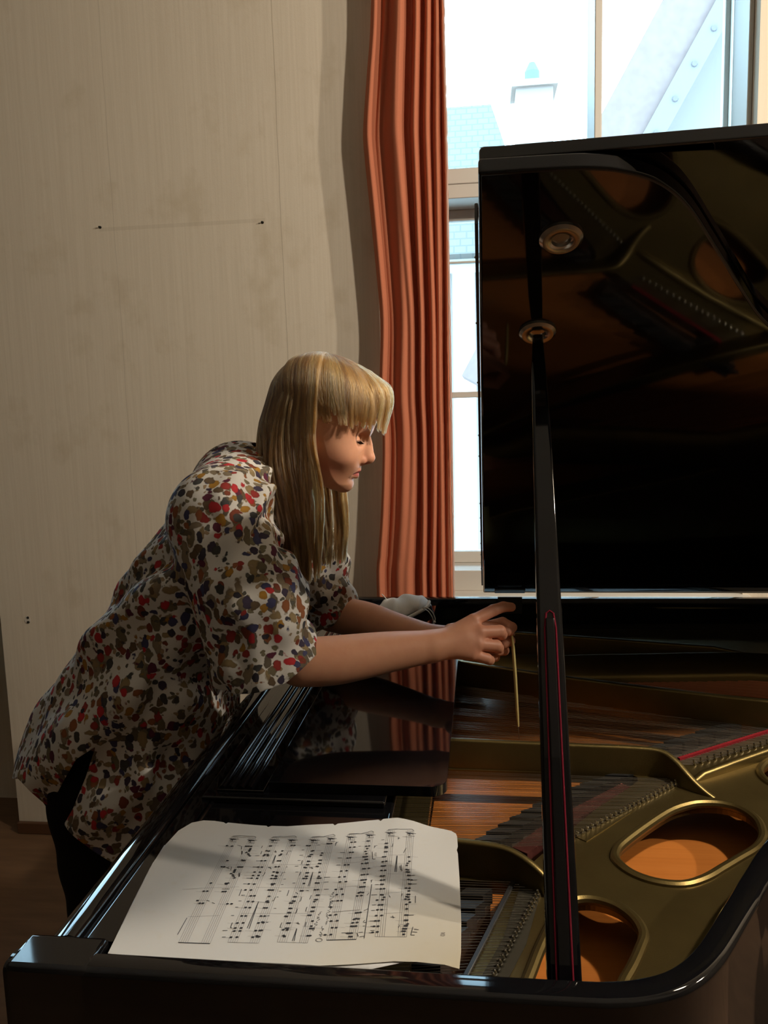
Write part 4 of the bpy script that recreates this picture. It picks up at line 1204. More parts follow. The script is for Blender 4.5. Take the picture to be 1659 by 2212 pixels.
def smooth_verts(V, F, it=2, lam=0.5, mask=None):
    E = np.concatenate([F[:, [i, (i + 1) % F.shape[1]]] for i in range(F.shape[1])])
    for _ in range(it):
        s = np.zeros_like(V)
        n = np.zeros(len(V))
        for a, b in ((0, 1), (1, 0)):
            for q in range(3):
                s[:, q] += np.bincount(E[:, a], V[E[:, b], q], len(V))
            n += np.bincount(E[:, a], minlength=len(V))
        W = V + lam * (s / np.maximum(n, 1)[:, None] - V)
        V = W if mask is None else np.where(mask[:, None], W, V)
    return V


def seg(*parts):
    """axis samples from (start, stop, step) runs"""
    out = []
    for a, b, st in parts:
        out.append(np.arange(a, b - 1e-6, st))
    return np.concatenate(out + [[parts[-1][1]]])


# ------------------------------------------------------------------ the woman
YC = 1.39
PITCH = math.radians(20)
woman = empty('person', (-0.72, YC, 0))
tag(woman, 'woman with long blond hair in a leaf-print blouse, leaning over the piano', 'person')
TORSO = catmull([(-0.395, 1.428), (-0.425, 1.418), (-0.470, 1.388), (-0.512, 1.352), (-0.585, 1.278), (-0.645, 1.201), (-0.711, 1.112), (-0.786, 1.022), (-0.843, 0.956), (-0.884, 0.884), (-0.899, 0.836), (-0.880, 0.800), (-0.850, 0.757), (-0.810, 0.66), (-0.70, 0.60), (-0.52, 0.68), (-0.472, 0.80), (-0.468, 0.93), (-0.462, 0.99), (-0.43, 1.06), (-0.39, 1.14), (-0.352, 1.24), (-0.338, 1.32), (-0.345, 1.38), (-0.365, 1.418)], 3, True)
HEAD = catmull([(-0.1915, 1.456), (-0.182, 1.475), (-0.1765, 1.500), (-0.183, 1.535), (-0.206, 1.565), (-0.243, 1.584), (-0.285, 1.582), (-0.325, 1.561), (-0.352, 1.528), (-0.362, 1.490), (-0.354, 1.455), (-0.336, 1.430), (-0.315, 1.412), (-0.297, 1.388), (-0.277, 1.3675), (-0.258, 1.3565), (-0.245, 1.3535), (-0.2345, 1.3575), (-0.2285, 1.3660), (-0.2285, 1.3730), (-0.2275, 1.3775), (-0.2225, 1.3825), (-0.2165, 1.3890), (-0.2125, 1.3950), (-0.2105, 1.3995), (-0.2065, 1.4110), (-0.2030, 1.4230), (-0.1985, 1.4360), (-0.1960, 1.4440), (-0.1945, 1.4500)], 3, True)

A_SH, A_EL, A_WR = (-0.425, 1.235, 1.325), (-0.292, 1.205, 1.100), (-0.085, 1.285, 1.104)
F_SH, F_EL, F_WR = (-0.415, 1.555, 1.320), (-0.315, 1.60, 1.075), (-0.090, 1.440, 1.070)


def hand(vol, wrist, palm_mid, fingers, thumb, wrist_r):
    """palm, five separate bent fingers; each finger: [(x, y, z), ...] from knuckle to tip"""
    for f in fingers:
        vol.cone(wrist, f[0], 0.0165, 0.0115, 0.012)
    vol.cone(wrist, palm_mid, wrist_r, 0.017, 0.012)
    for f, r in zip(fingers, (0.0100, 0.0105, 0.0100, 0.0090)):
        vol.chain(f, [r * 1.06, r, r * 0.9, r * 0.78], 0.0022)
    vol.chain(thumb, [0.0135, 0.0112, 0.0100, 0.0085], 0.004)


def arms(vol, grow=0.0):
    g = grow
    vol.cone(A_SH, A_EL, 0.052 + g, 0.0365 + g, 0.02)
    def limb(pts, rs):
        P = catmull([(*p, r) for p, r in zip(pts, rs)], 14)
        for p, q in zip(P, P[1:]):
            vol.cone(p[:3], q[:3], p[3] + g, q[3] + g, 0.003)
    limb([A_EL, (-0.235, 1.226, 1.098), (-0.160, 1.257, 1.1015), A_WR], [0.0375, 0.0380, 0.0325, 0.0250])
    vol.cone(F_SH, F_EL, 0.052 + g, 0.037 + g, 0.02)
    limb([F_EL, (-0.240, 1.552, 1.075), (-0.165, 1.495, 1.071), F_WR], [0.0360, 0.0365, 0.0305, 0.0235])


def legs(vol, g=0.0):
    for s in (-1, 1):
        y = YC + s * 0.086
        vol.cone((-0.715, y, 0.85), (-0.694, y, 0.48), 0.073 + g, 0.055 + g, 0.03)
        vol.cone((-0.694, y, 0.48), (-0.708, y, 0.30), 0.055 + g, 0.052 + g, 0.03)
        vol.cone((-0.708, y, 0.30), (-0.712, y, 0.085), 0.051 + g, 0.036 + g, 0.03)


b = Vol(seg((-0.96, -0.43, 0.007), (-0.43, -0.30, 0.003), (-0.30, -0.165, 0.0014), (-0.165, 0.09, 0.002)),
        seg((1.13, 1.24, 0.004), (1.24, 1.31, 0.002), (1.31, 1.39, 0.0016), (1.39, 1.47, 0.002), (1.47, 1.68, 0.004)),
        seg((-0.01, 1.02, 0.009), (1.02, 1.18, 0.002), (1.18, 1.33, 0.004), (1.33, 1.60, 0.0014)))
b.inflate(TORSO, 0.175, 0.165, YC, 2.0, 0.02, off=0.034)
legs(b)
for s in (-1, 1):
    y = YC + s * 0.092
    b.cone((-0.728, y, 0.085), (-0.70, y, 0.045), 0.040, 0.036, 0.02)
    b.cone((-0.70, y, 0.045), (-0.57, y, 0.030), 0.034, 0.024, 0.02)
arms(b)
b.cone((-0.425, YC, 1.345), (-0.318, YC, 1.440), 0.054, 0.047, 0.03)
b.cone(A_SH, (-0.43, YC, 1.36), 0.05, 0.05, 0.03)
b.cone(F_SH, (-0.43, YC, 1.36), 0.05, 0.05, 0.03)


def head_w(X, Z):
    # half width of the head falls from temples to chin (along the pitched up axis)
    up = (X + 0.192) * math.sin(PITCH) + (Z - 1.452) * math.cos(PITCH)
    return 0.0735 - 0.021 * np.clip((0.0 - up) / 0.10, 0, 1) ** 1.3


b.inflate(HEAD, head_w, 0.070, YC, 2.25, 0.008)
for s in (-1, 1):
    b.ell((-0.240, YC + s * 0.040, 1.4235), (0.022, 0.020, 0.021), 0.026, pitch=PITCH)          # cheek bone
    b.cone((-0.2005, YC + s * 0.012, 1.4605), (-0.2190, YC + s * 0.044, 1.4640), 0.0075, 0.006, 0.012)   # brow
    b.ell((-0.1995, YC + s * 0.031, 1.4450), (0.0135, 0.0155, 0.0105), 0.012, True, PITCH)     # eye socket
    b.ell((-0.2190, YC + s * 0.0315, 1.4455), (0.0125, 0.0138, 0.0115), 0.003, pitch=PITCH)    # lidded eye
    b.cone((-0.2085, YC + s * 0.022, 1.4420), (-0.2095, YC + s * 0.041, 1.4425), 0.0018, 0.0014, 0.002)  # edge of the lowered lid
    b.cone((-0.297, YC + s * 0.072, 1.470), (-0.291, YC + s * 0.073, 1.438), 0.012, 0.008, 0.006)
    b.ell((-0.290, YC + s * 0.044, 1.398), (0.020, 0.010, 0.026), 0.03, pitch=PITCH)
for s in (-1, 1):
    b.ell((-0.2545, YC + s * 0.0275, 1.3900), (0.022, 0.0150, 0.022), 0.022, pitch=PITCH)        # cheek below the mouth
b.cone((-0.1992, YC, 1.4440), (-0.1958, YC, 1.4130), 0.0066, 0.0088, 0.008)
b.cone((-0.2030, YC, 1.4340), (-0.2045, YC, 1.4130), 0.0105, 0.0115, 0.010)
b.ell((-0.1952, YC, 1.4122), (0.0092, 0.0092, 0.0088), 0.004)
b.cone((-0.1985, YC, 1.4070), (-0.2100, YC, 1.4035), 0.0042, 0.0038, 0.003)
for s in (-1, 1):
    b.ell((-0.2085, YC + s * 0.0118, 1.4090), (0.0088, 0.0052, 0.0068), 0.004, pitch=PITCH)
    b.ell((-0.2030, YC + s * 0.0062, 1.4028), (0.0052, 0.0026, 0.0030), 0.002, True)
    b.cone((-0.2170, YC + s * 0.017, 1.4080), (-0.2330, YC + s * 0.0275, 1.3930), 0.0008, 0.0005, 0.004, True)   # fold from nose to mouth
    b.cone((-0.2160, YC + s * 0.002, 1.3920), (-0.2285, YC + s * 0.0200, 1.3880), 0.0046, 0.0034, 0.004)         # upper lip
    b.cone((-0.2205, YC + s * 0.002, 1.3815), (-0.2300, YC + s * 0.0170, 1.3822), 0.0048, 0.0034, 0.004)         # lower lip
    b.cone((-0.2115, YC, 1.3870), (-0.2245, YC + s * 0.0225, 1.3848), 0.0015, 0.0013, 0.0015, True)              # mouth line
    b.ell((-0.2330, YC + s * 0.027, 1.3825), (0.003, 0.002, 0.003), 0.006, True)
b.ell((-0.2400, YC, 1.3665), (0.0125, 0.019, 0.0125), 0.010, pitch=PITCH)

RH = [[(-0.004, 1.322, 1.139), (0.030, 1.344, 1.151), (0.047, 1.356, 1.154), (0.061, 1.366, 1.151)],
      [(0.006, 1.311, 1.122), (0.040, 1.331, 1.118), (0.044, 1.356, 1.105), (0.029, 1.366, 1.098)],
      [(0.002, 1.302, 1.104), (0.034, 1.319, 1.096), (0.038, 1.345, 1.084), (0.022, 1.356, 1.080)],
      [(-0.008, 1.296, 1.089), (0.018, 1.308, 1.077), (0.023, 1.331, 1.067), (0.009, 1.343, 1.065)]]
RH = [[(p[0] - 0.013, p[1] - 0.003, p[2]) for p in f] for f in RH]
hand(b, A_WR, (-0.036, 1.303, 1.112), RH, [(-0.055, 1.318, 1.120), (-0.012, 1.352, 1.122), (0.018, 1.372, 1.112), (0.040, 1.374, 1.104)], 0.0225)
LH = [[(-0.002, 1.418, 1.098), (0.034, 1.418, 1.108), (0.050, 1.402, 1.104), (0.046, 1.388, 1.100)],
      [(0.000, 1.424, 1.083), (0.036, 1.420, 1.086), (0.046, 1.400, 1.080), (0.034, 1.390, 1.076)],
      [(-0.004, 1.426, 1.068), (0.030, 1.420, 1.066), (0.036, 1.400, 1.062), (0.024, 1.391, 1.062)],
      [(-0.010, 1.424, 1.055), (0.016, 1.416, 1.050), (0.020, 1.398, 1.050), (0.010, 1.392, 1.052)]]
hand(b, F_WR, (-0.035, 1.425, 1.078), LH, [(-0.060, 1.415, 1.086), (-0.022, 1.398, 1.092), (0.008, 1.390, 1.094), (0.030, 1.386, 1.096)], 0.0215)
V, F = b.mesh()
V = smooth_verts(V, F, 1, 0.35)
del b

# paint the skin
x, y, z = V[:, 0], V[:, 1], V[:, 2]
w = y - YC
up = (x + 0.192) * math.sin(PITCH) + (z - 1.452) * math.cos(PITCH)
fw = (x + 0.192) * math.cos(PITCH) - (z - 1.452) * math.sin(PITCH)
col = np.tile(np.array([0.66, 0.33, 0.20]), (len(V), 1))


def paint(mask, c):
    mask = np.clip(mask, 0, 1)[:, None]
    global col
    col = col * (1 - mask) + np.array(c) * mask


def blob(c, r, soft=0.5):
    q = np.sqrt(((x - c[0]) / r[0]) ** 2 + ((np.abs(w) - c[1]) / r[1]) ** 2 + ((z - c[2]) / r[2]) ** 2)
    return np.clip((1 - q) / soft, 0, 1)


def segd(a, c):
    a, c = np.array(a), np.array(c)
    e = c - a
    P = np.stack([x, np.abs(w), z], 1) - a
    t = np.clip(P @ e / (e @ e), 0, 1)
    return np.linalg.norm(P - t[:, None] * e, axis=1)


head = z > 1.345
paint(blob((-0.262, 0.055, 1.405), (0.040, 0.04, 0.036), 0.9) * head * 0.55, (0.52, 0.145, 0.095))
paint(blob((-0.205, 0.004, 1.409), (0.022, 0.016, 0.014), 0.8) * head * 0.5, (0.55, 0.17, 0.11))
aw = np.abs(w)
face = head * (x > -0.245) * (aw < 0.03)
zm = 1.3872 - 0.0028 * (aw / 0.023) ** 1.5                      # height of the mouth line
hi = 0.0052 * np.clip(1 - (aw / 0.0235) ** 2, 0, 1)
lo = 0.0075 * np.clip(1 - (aw / 0.0205) ** 2, 0, 1)
paint(np.clip((hi - (z - zm)) / 0.0012, 0, 1) * np.clip((lo + (z - zm)) / 0.0012, 0, 1) * face, (0.50, 0.135, 0.12))
paint(np.clip(1.6 - np.abs(z - zm) / 0.0009, 0, 1) * np.clip((0.026 - aw) / 0.004, 0, 1) * face, (0.10, 0.024, 0.018))
paint((1 - (segd((-0.196, 0.012, 1.4620), (-0.2190, 0.047, 1.4665)) - 0.0015) / 0.0025) * head * 0.55, (0.26, 0.13, 0.06))
paint((1 - (segd((-0.2055, 0.022, 1.4420), (-0.2095, 0.043, 1.4420)) - 0.0014) / 0.0020) * head, (0.06, 0.025, 0.015))
paint((1 - (segd((-0.2070, 0.020, 1.4520), (-0.2135, 0.044, 1.4515)) - 0.0006) / 0.0016) * head * 0.45, (0.33, 0.13, 0.08))
paint(blob((-0.202, 0.0062, 1.4025), (0.006, 0.0035, 0.003), 0.7) * head, (0.14, 0.03, 0.02))
scalp = ((up > 0.030) | ((fw < -0.085) & (up > -0.055))).astype(float)
paint(scalp * head, (0.13, 0.075, 0.03))
hands = np.clip((x + 0.06) / 0.06, 0, 1) * (z < 1.2)
paint(hands * 0.5, (0.60, 0.25, 0.165))
o = np_mesh('body', V, F, M_SKIN, woman, col)
# lashes of the lowered eyes
for s in (-1, 1):
    m = MB()
    for k in range(13):
        t = k / 12
        a = Vector((-0.2062 - 0.0035 * t * t, YC + s * (0.022 + 0.020 * t), 1.4418 + 0.0006 * t))
        e = a + Vector((0.0055, s * 0.003 * t, -0.0055))
        m.tube([a, (a + e) / 2 + Vector((0.0012, 0, -0.001)), e + Vector((0.001, 0, 0.0012))], [0.0005, 0.0004, 0.00015], 4)
    m.build('eyelashes', M_LASH, woman)

# blouse: loose torso and wide sleeves, cut at the hems
bl = Vol(seg((-0.96, -0.20, 0.004)), seg((1.08, 1.70, 0.004)), seg((0.62, 1.46, 0.004)))


def wrinkle(X, Y, Z):
    a = X * 0.75 + Z * 0.66
    c_ = -X * 0.66 + Z * 0.75
    r = 0.0042 * np.sin(c_ * 34 + 3.0 * np.sin(a * 6.0 + Y * 9) + Y * 14) + 0.0032 * np.sin(c_ * 61 + a * 13 + 2.5 * np.sin(Y * 22 + a * 9))
    r = r + 0.0022 * np.sin(a * 47 - c_ * 21 + 2 * np.sin(Y * 31))
    r = r * np.clip(np.abs(Y - YC) / 0.13, 0.12, 1.0)
    return r * (0.45 + 0.55 * np.clip((1.36 - Z) / 0.15, 0, 1))


bl.inflate(TORSO, lambda X, Z: 0.195 - 0.085 * np.clip((-0.70 - X) / 0.18, 0, 1), 0.145, YC, 2.2, 0.02, off=0.0, extra=wrinkle)
bl.cone((-0.425, 1.245, 1.338), (-0.44, YC, 1.372), 0.066, 0.060, 0.04)
bl.cone((-0.415, 1.545, 1.335), (-0.44, YC, 1.372), 0.066, 0.060, 0.04)


def sleeve(a, mid, e, r0, r1, r2):
    bl.cone(a, mid, r0, r1, 0.03)
    bl.cone(mid, e, r1, r2, 0.03)


sleeve((-0.425, 1.235, 1.325), (-0.370, 1.205, 1.215), (-0.318, 1.195, 1.060), 0.074, 0.078, 0.077)
bl.cone((-0.385, 1.215, 1.21), (-0.372, 1.20, 1.07), 0.062, 0.062, 0.03)
sleeve((-0.410, 1.560, 1.320), (-0.360, 1.590, 1.205), (-0.312, 1.605, 1.04), 0.070, 0.072, 0.070)
s, (X, Y, Z) = bl.region((-0.45, 1.1, 1.0), (-0.2, 1.7, 1.36))
ph = np.abs(Y - YC) * 20
fade = np.clip((X + 0.44) / 0.05, 0, 1)
bl.d[s] += (fade * (0.0055 * np.sin(Z * 52 + X * 20 + ph) + 0.0042 * np.sin(Z * 95 - X * 60 + 2 * np.sin(ph * 1.7)) + 0.0022 * np.sin(X * 120 + Z * 30 + ph))).astype(np.float32)
V, F = bl.mesh()
V = smooth_verts(V, F, 2, 0.5)
del bl
x, y, z = V[:, 0], V[:, 1], V[:, 2]
HEM = [(-0.745, 0.867), (-0.787, 0.84), (-0.812, 0.802), (-0.841, 0.755), (-0.847, 0.741), (-0.861, 0.746), (-0.889, 0.771), (-0.911, 0.796), (-1.2, 0.78), (-1.2, 0.2), (-0.2, 0.2), (-0.2, 0.55), (-0.649, 0.595), (-0.723, 0.623), (-0.764, 0.648), (-0.801, 0.676), (-0.814, 0.688), (-0.823, 0.704), (-0.801, 0.739), (-0.771, 0.803)]
pk = YC / (YC - np.abs(y - YC))        # the hem rises towards the side seams
cut = -point_sd(HEM, x * pk, 1.5 + (z - 1.5) * pk)
front = x > -0.43
NEAR_SL = [(-0.18, 1.150), (-0.258, 1.122), (-0.296, 1.094), (-0.345, 1.082), (-0.400, 1.072), (-0.43, 1.072), (-0.43, 0.9), (-0.18, 0.9)]
FAR_SL = [(-0.18, 1.108), (-0.280, 1.092), (-0.300, 1.068), (-0.345, 1.050), (-0.400, 1.045), (-0.43, 1.045), (-0.43, 0.9), (-0.18, 0.9)]
cs = np.where(y < YC - 0.06, -point_sd(NEAR_SL, x, z), np.where(y > YC + 0.06, -point_sd(FAR_SL, x, z), -1.0))
cut = np.maximum(cut, cs)
# open neckline round the throat
neck = 0.036 - np.sqrt((x + 0.372) ** 2 + (y - YC) ** 2 + (z - 1.430) ** 2)
cut = np.maximum(cut, neck)
V, F = clip_mesh(V, F, cut)
blouse = np_mesh('blouse', V, F, M_BLOUSE, woman)
sm = blouse.modifiers.new('cloth_thickness', 'SOLIDIFY')
sm.thickness = 0.0014
sm.offset = 0

# trousers and shoes
HIPS = catmull([(-0.80, 0.985), (-0.835, 0.94), (-0.868, 0.88), (-0.885, 0.83), (-0.880, 0.785), (-0.860, 0.74), (-0.80, 0.70), (-0.62, 0.66), (-0.53, 0.72), (-0.485, 0.80), (-0.48, 0.93), (-0.50, 0.985), (-0.66, 1.0)], 3, True)
tv = Vol(seg((-0.98, -0.50, 0.007)), seg((1.15, 1.63, 0.007)), seg((0.03, 1.0, 0.008)))
legs(tv, 0.008)
tv.inflate([p for p in HIPS], lambda X, Z: 0.172 - 0.085 * np.clip((-0.68 - X) / 0.18, 0, 1), 0.150, YC, 2.0, 0.03, off=0.016)
s, (X, Y, Z) = tv.region((-0.98, 1.15, 0.03), (-0.5, 1.63, 0.8))
tv.d[s] += (0.0018 * np.sin(Z * 70 + X * 40 + Y * 25)).astype(np.float32)
tv.cone((-0.720, YC - 0.092, 0.10), (-0.720, YC - 0.092, 0.02), 0.047, 0.05, 0.02)
tv.cone((-0.720, YC + 0.092, 0.10), (-0.720, YC + 0.092, 0.02), 0.047, 0.05, 0.02)
V, F = tv.mesh()
V = smooth_verts(V, F, 1, 0.5)
V, F = clip_mesh(V, F, 0.055 - V[:, 2])
tr_ = np_mesh('trousers', V, F, M_TROUSER, woman)
for s_ in (-1, 1):
    y = YC + s_ * 0.092
    sv = Vol(seg((-0.80, -0.50, 0.005)), seg((y - 0.07, y + 0.07, 0.005)), seg((-0.01, 0.12, 0.005)))
    sv.cone((-0.735, y, 0.06), (-0.70, y, 0.045), 0.044, 0.042, 0.02)
    sv.cone((-0.70, y, 0.045), (-0.57, y, 0.036), 0.042, 0.032, 0.02)
    g = np.meshgrid(*sv.ax, indexing='ij', sparse=True)
    sv.d = np.maximum(sv.d, np.maximum(0.0005 - g[2], g[2] - 0.085) + 0 * g[0] + 0 * g[1]).astype(np.float32)
    V, F = sv.mesh()
    np_mesh('shoe', V, F, M_SHOE, woman)


# hair: strands combed along guide curves
def resample(path, n):
    P = np.array(catmull(path, 6))
    L = np.concatenate([[0], np.cumsum(np.linalg.norm(np.diff(P, axis=0), axis=1))])
    t = np.linspace(0, L[-1], n)
    return np.stack([np.interp(t, L, P[:, i]) for i in range(3)], 1)


NPT = 22
GN = np.array([resample(g, NPT) for g in HAIR_NEAR])
GF = np.array([resample(g, NPT) for g in HAIR_FRINGE])
rng = np.random.default_rng(11)


def blend(G, a):
    f = np.clip(a, 0, 1) * (len(G) - 1)
    i = np.minimum(f.astype(int), len(G) - 2)
    t = (f - i)[:, None, None]
    return G[i] * (1 - t) + G[i + 1] * t


def strands(n, kind, side):
    a = rng.random(n)
    tt = np.linspace(0, 1, NPT)[None, :]
    nc = 46 if kind == 'long' else 18
    clump = np.clip((a * nc + rng.normal(0, 0.35, n)).astype(int), 0, nc - 1)
    cr_ = np.random.default_rng(5 + (side > 0))
    cph = cr_.random((70, 4))
    if kind == 'long':
        ac = np.clip(a + 0.035 * (cph[clump, 0] - 0.5)[:, None][:, 0] * 2, 0, 1)
        P = blend(GN, ac)
        s = np.where(a > 0.66, 1 - (rng.random(n) ** 1.6) * np.clip((a - 0.66) / 0.25, 0, 1), 1.0)
        sv = s[:, None] + (1 - s[:, None]) * np.clip((tt - 0.45) / 0.35, 0, 1) * 0.85
        wv_ = (P[:, :, 1] - YC) * sv
        lay = rng.random(n)[:, None]
        sv = sv * (1 - 0.10 * (1 - lay))
        if side > 0:
            P[:, :, 0] += 0.022 * np.clip((tt - 0.45) / 0.4, 0, 1) * (1 - a[:, None])
            wv_ = -wv_ * 0.97
        P[:, :, 1] = YC + wv_
        amp = 0.0045 * tt
        P[:, :, 0] += amp * np.sin(tt * 7 + cph[clump, 1][:, None] * 6.3) + (cph[clump, 2][:, None] - 0.5) * 0.012 * tt ** 2
        P[:, :, 1] += amp * np.cos(tt * 6 + cph[clump, 3][:, None] * 6.3)
        P[:, :, 2] += (rng.random(n)[:, None] ** 2) * 0.045 * tt ** 3 + (cph[clump, 1][:, None]) * 0.014 * tt ** 3
        dark = 0.35 + 0.45 * a + 0.25 * cph[clump, 0]  # own tone plus painted shading: the tint deepens towards the back
    else:
        ac = np.clip(a, 0, 1)
        P = blend(GF, ac)
        if side > 0:
            P[:, :, 1] = 2 * YC - P[:, :, 1]
        lay = rng.random(n)[:, None]
        cen = np.array([-0.265, YC, 1.50])
        P = cen + (P - cen) * (1 - 0.05 * lay * np.sin(np.pi * np.clip(tt, 0, 1)) ** 1)[:, :, None]
        P[:, :, 0] += 0.0025 * tt * np.sin(tt * 5 + cph[clump, 1][:, None] * 6.3) + (cph[clump, 2][:, None] - 0.5) * 0.010 * tt ** 2
        P[:, :, 2] += (rng.random(n)[:, None] ** 3) * 0.040 * (0.25 + 0.75 * a[:, None]) * tt ** 3 + (cph[clump, 3][:, None] - 0.35) * 0.020 * tt ** 3
        dark = 0.45 - 0.45 * ac + 0.25 * cph[clump, 0]
    P += rng.normal(0, 0.0011, (n, 1, 3)) * (0.3 + 0.7 * tt[:, :, None]) + rng.normal(0, 0.0003, P.shape)
    # keep roots spread over the parting instead of one point
    P[:, :, 0] += (rng.random(n)[:, None] - 0.5) * 0.012 * np.clip(1 - tt * 4, 0, 1)
    # never inside the skull
    cc = np.array([-0.268, YC, 1.508])
    q = P - cc
    u_ = q[:, :, 0] * math.cos(PITCH) - q[:, :, 2] * math.sin(PITCH)
    v_ = q[:, :, 0] * math.sin(PITCH) + q[:, :, 2] * math.cos(PITCH)
    lay = lay * np.ones_like(tt)
    rho = np.sqrt((u_ / 0.0950) ** 2 + (np.maximum(v_, 0) / 0.0785) ** 2)
    e_ = (rho ** 2.7 + np.abs(q[:, :, 1] / 0.0780) ** 2.7) ** (1 / 2.7)
    lim = 1.0 + (0.11 - 0.05 * np.clip((a[:, None] - 0.6) / 0.2, 0, 1) if kind == 'long' else 0.09) * lay
    reach = np.clip((v_ + 0.13) / 0.06, 0, 1) if kind == 'long' else np.clip((v_ + 0.03) / 0.03, 0, 1)
    f_ = np.where(e_ < lim, lim / np.maximum(e_, 0.3), 1.0)
    f_ = 1 + (f_ - 1) * reach
    fz = 1 + (f_ - 1) * np.clip(v_ / 0.04, 0, 1)
    u_, v_ = u_ * f_, v_ * fz
    q = np.stack([u_ * math.cos(PITCH) + v_ * math.sin(PITCH), q[:, :, 1] * f_, -u_ * math.sin(PITCH) + v_ * math.cos(PITCH)], 2)
    P = cc + q
    # locks draw together towards their tips
    for k in range(nc):
        sel = clump == k
        if sel.sum() > 3:
            mid = P[sel].mean(0, keepdims=True)
            kk = (0.55 if kind == 'fringe' else 0.30) * np.clip((tt - 0.45) / 0.55, 0, 1)[:, :, None] ** 1.5
            if kind == 'long': kk = kk * np.array([1, 0.25, 0])
            else: kk = kk * np.array([1, 1, 0])
            P[sel] = P[sel] * (1 - kk) + mid * kk
    streak = (cph[clump, 2] > 0.72) & (rng.random(n) < 0.8)
    light = np.array([0.38, 0.19, 0.062])
    deep = np.array([0.052, 0.025, 0.012])
    m = np.clip(dark + (cph[clump, 3] - 0.5) * 0.5 + rng.normal(0, 0.12, n), 0, 1)[:, None]
    c_ = light * (1 - m) + deep * m
    c_ = np.where(streak[:, None], c_ * 0.45 + np.array([0.66, 0.44, 0.18]) * 0.55, c_)
    return P, c_


PS, CS = [], []
for kind, side, n in (('long', -1, 8500), ('long', 1, 4200), ('fringe', -1, 3600), ('fringe', 1, 2200)):
    P, c_ = strands(n, kind, side)
    PS.append(P)
    CS.append(c_)
P = np.concatenate(PS)
C_ = np.concatenate(CS)
hc = bpy.data.hair_curves.new('hair')
hc.add_curves([NPT] * len(P))
hc.attributes['position'].data.foreach_set('vector', P.astype(np.float32).ravel())
ra = hc.attributes.get('radius') or hc.attributes.new('radius', 'FLOAT', 'POINT')
rad = np.tile(0.00042 * (1 - 0.55 * np.linspace(0, 1, NPT) ** 3), len(P))
ra.data.foreach_set('value', rad.astype(np.float32))
ti = hc.attributes.new('tint', 'FLOAT_COLOR', 'CURVE')
ti.data.foreach_set('color', np.concatenate([C_, np.ones((len(P), 1))], 1).astype(np.float32).ravel())
hc.materials.append(M_HAIR)
ho = bpy.data.objects.new('hair', hc)
COL.objects.link(ho)
parent_to(ho, woman)
# ------------------------------------------------------------------ what the hands hold, the pouch and the music
tool = empty('wooden_pick', (0.058, 1.36, 0.908))
tag(tool, 'thin pale yellow stick on a short metal rod, held in the hands over the strings', 'stick')
MB().tube([(-0.004, 1.392, 1.0965), (0.055, 1.390, 1.0955)], 0.0030, 10).build('metal_rod', M_CHROME, tool, smooth=True)
MB().tube([(0.0490, 1.390, 1.0945), (0.0515, 1.389, 1.070), (0.0545, 1.382, 1.020), (0.0575, 1.374, 0.955), (0.0588, 1.372, 0.932)], [0.0022, 0.0030, 0.0030, 0.0026, 0.0018], 8).build('stick', M_STICK, tool, smooth=True)
MB().tube([(0.0588, 1.372, 0.933), (0.0598, 1.371, 0.9087)], 0.0007, 6).build('wire_tip', M_STEEL, tool)

pouch = empty('drawstring_pouch', (-0.20, 1.87, 0.9755))
tag(pouch, 'grey linen drawstring pouch lying open behind the forearms', 'pouch')
pv = Vol(seg((-0.36, -0.08, 0.003)), seg((1.78, 1.98, 0.003)), seg((0.965, 1.09, 0.003)))
PO = catmull([(-0.335, 0.978), (-0.30, 0.998), (-0.262, 1.018), (-0.246, 1.030), (-0.236, 1.036), (-0.205, 1.043), (-0.176, 1.048), (-0.158, 1.0475), (-0.146, 1.0485), (-0.134, 1.036), (-0.124, 1.026), (-0.120, 1.004), (-0.128, 0.984), (-0.16, 0.976), (-0.24, 0.975), (-0.31, 0.974)], 3, True)


def pw(X, Y, Z):
    return 0.0022 * np.sin(X * 90 + Z * 110 + 2 * np.sin(Y * 40)) + 0.0014 * np.sin(X * 150 - Z * 90 + Y * 60 + 2 * np.sin(X * 60))


pv.inflate(PO, 0.055, 0.034, 1.875, 2.0, 0.01, extra=pw)
s, (X, Y, Z) = pv.region((-0.3, 1.78, 0.96), (-0.1, 1.98, 1.06))
pv.cone((-0.205, 1.812, 0.978), (-0.128, 1.835, 1.012), 0.020, 0.018, 0.006, True)
pv.cone((-0.190, 1.830, 0.975), (-0.140, 1.850, 0.998), 0.020, 0.020, 0.006, True)
g = np.meshgrid(*pv.ax, indexing='ij', sparse=True)
pv.d = np.maximum(pv.d, 0.9762 - g[2] + 0 * g[0] + 0 * g[1]).astype(np.float32)
V, F = pv.mesh()
V = smooth_verts(V, F, 1, 0.5)
fc = V[F].mean(1)
bag = np_mesh('bag', V, F, M_LINEN, pouch)
bag.data.materials.append(M_LINEN_SHADE)
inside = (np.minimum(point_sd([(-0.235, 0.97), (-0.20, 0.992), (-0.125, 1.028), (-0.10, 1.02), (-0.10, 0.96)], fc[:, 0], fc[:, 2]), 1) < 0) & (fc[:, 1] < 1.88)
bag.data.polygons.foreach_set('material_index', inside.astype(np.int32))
MB().tube(catmull([(-0.232, 1.818, 0.981), (-0.205, 1.815, 0.994), (-0.170, 1.818, 1.011), (-0.140, 1.826, 1.026), (-0.130, 1.838, 1.033), (-0.128, 1.855, 1.038)], 4), 0.0042, 8).build('drawstring_hem', M_LINEN, pouch, smooth=True)
cd = MB()
cd.tube(catmull([(-0.142, 1.826, 1.030), (-0.130, 1.815, 1.033), (-0.118, 1.81, 1.024), (-0.112, 1.81, 1.010), (-0.1125, 1.81, 1.003)], 5), 0.0012, 6)
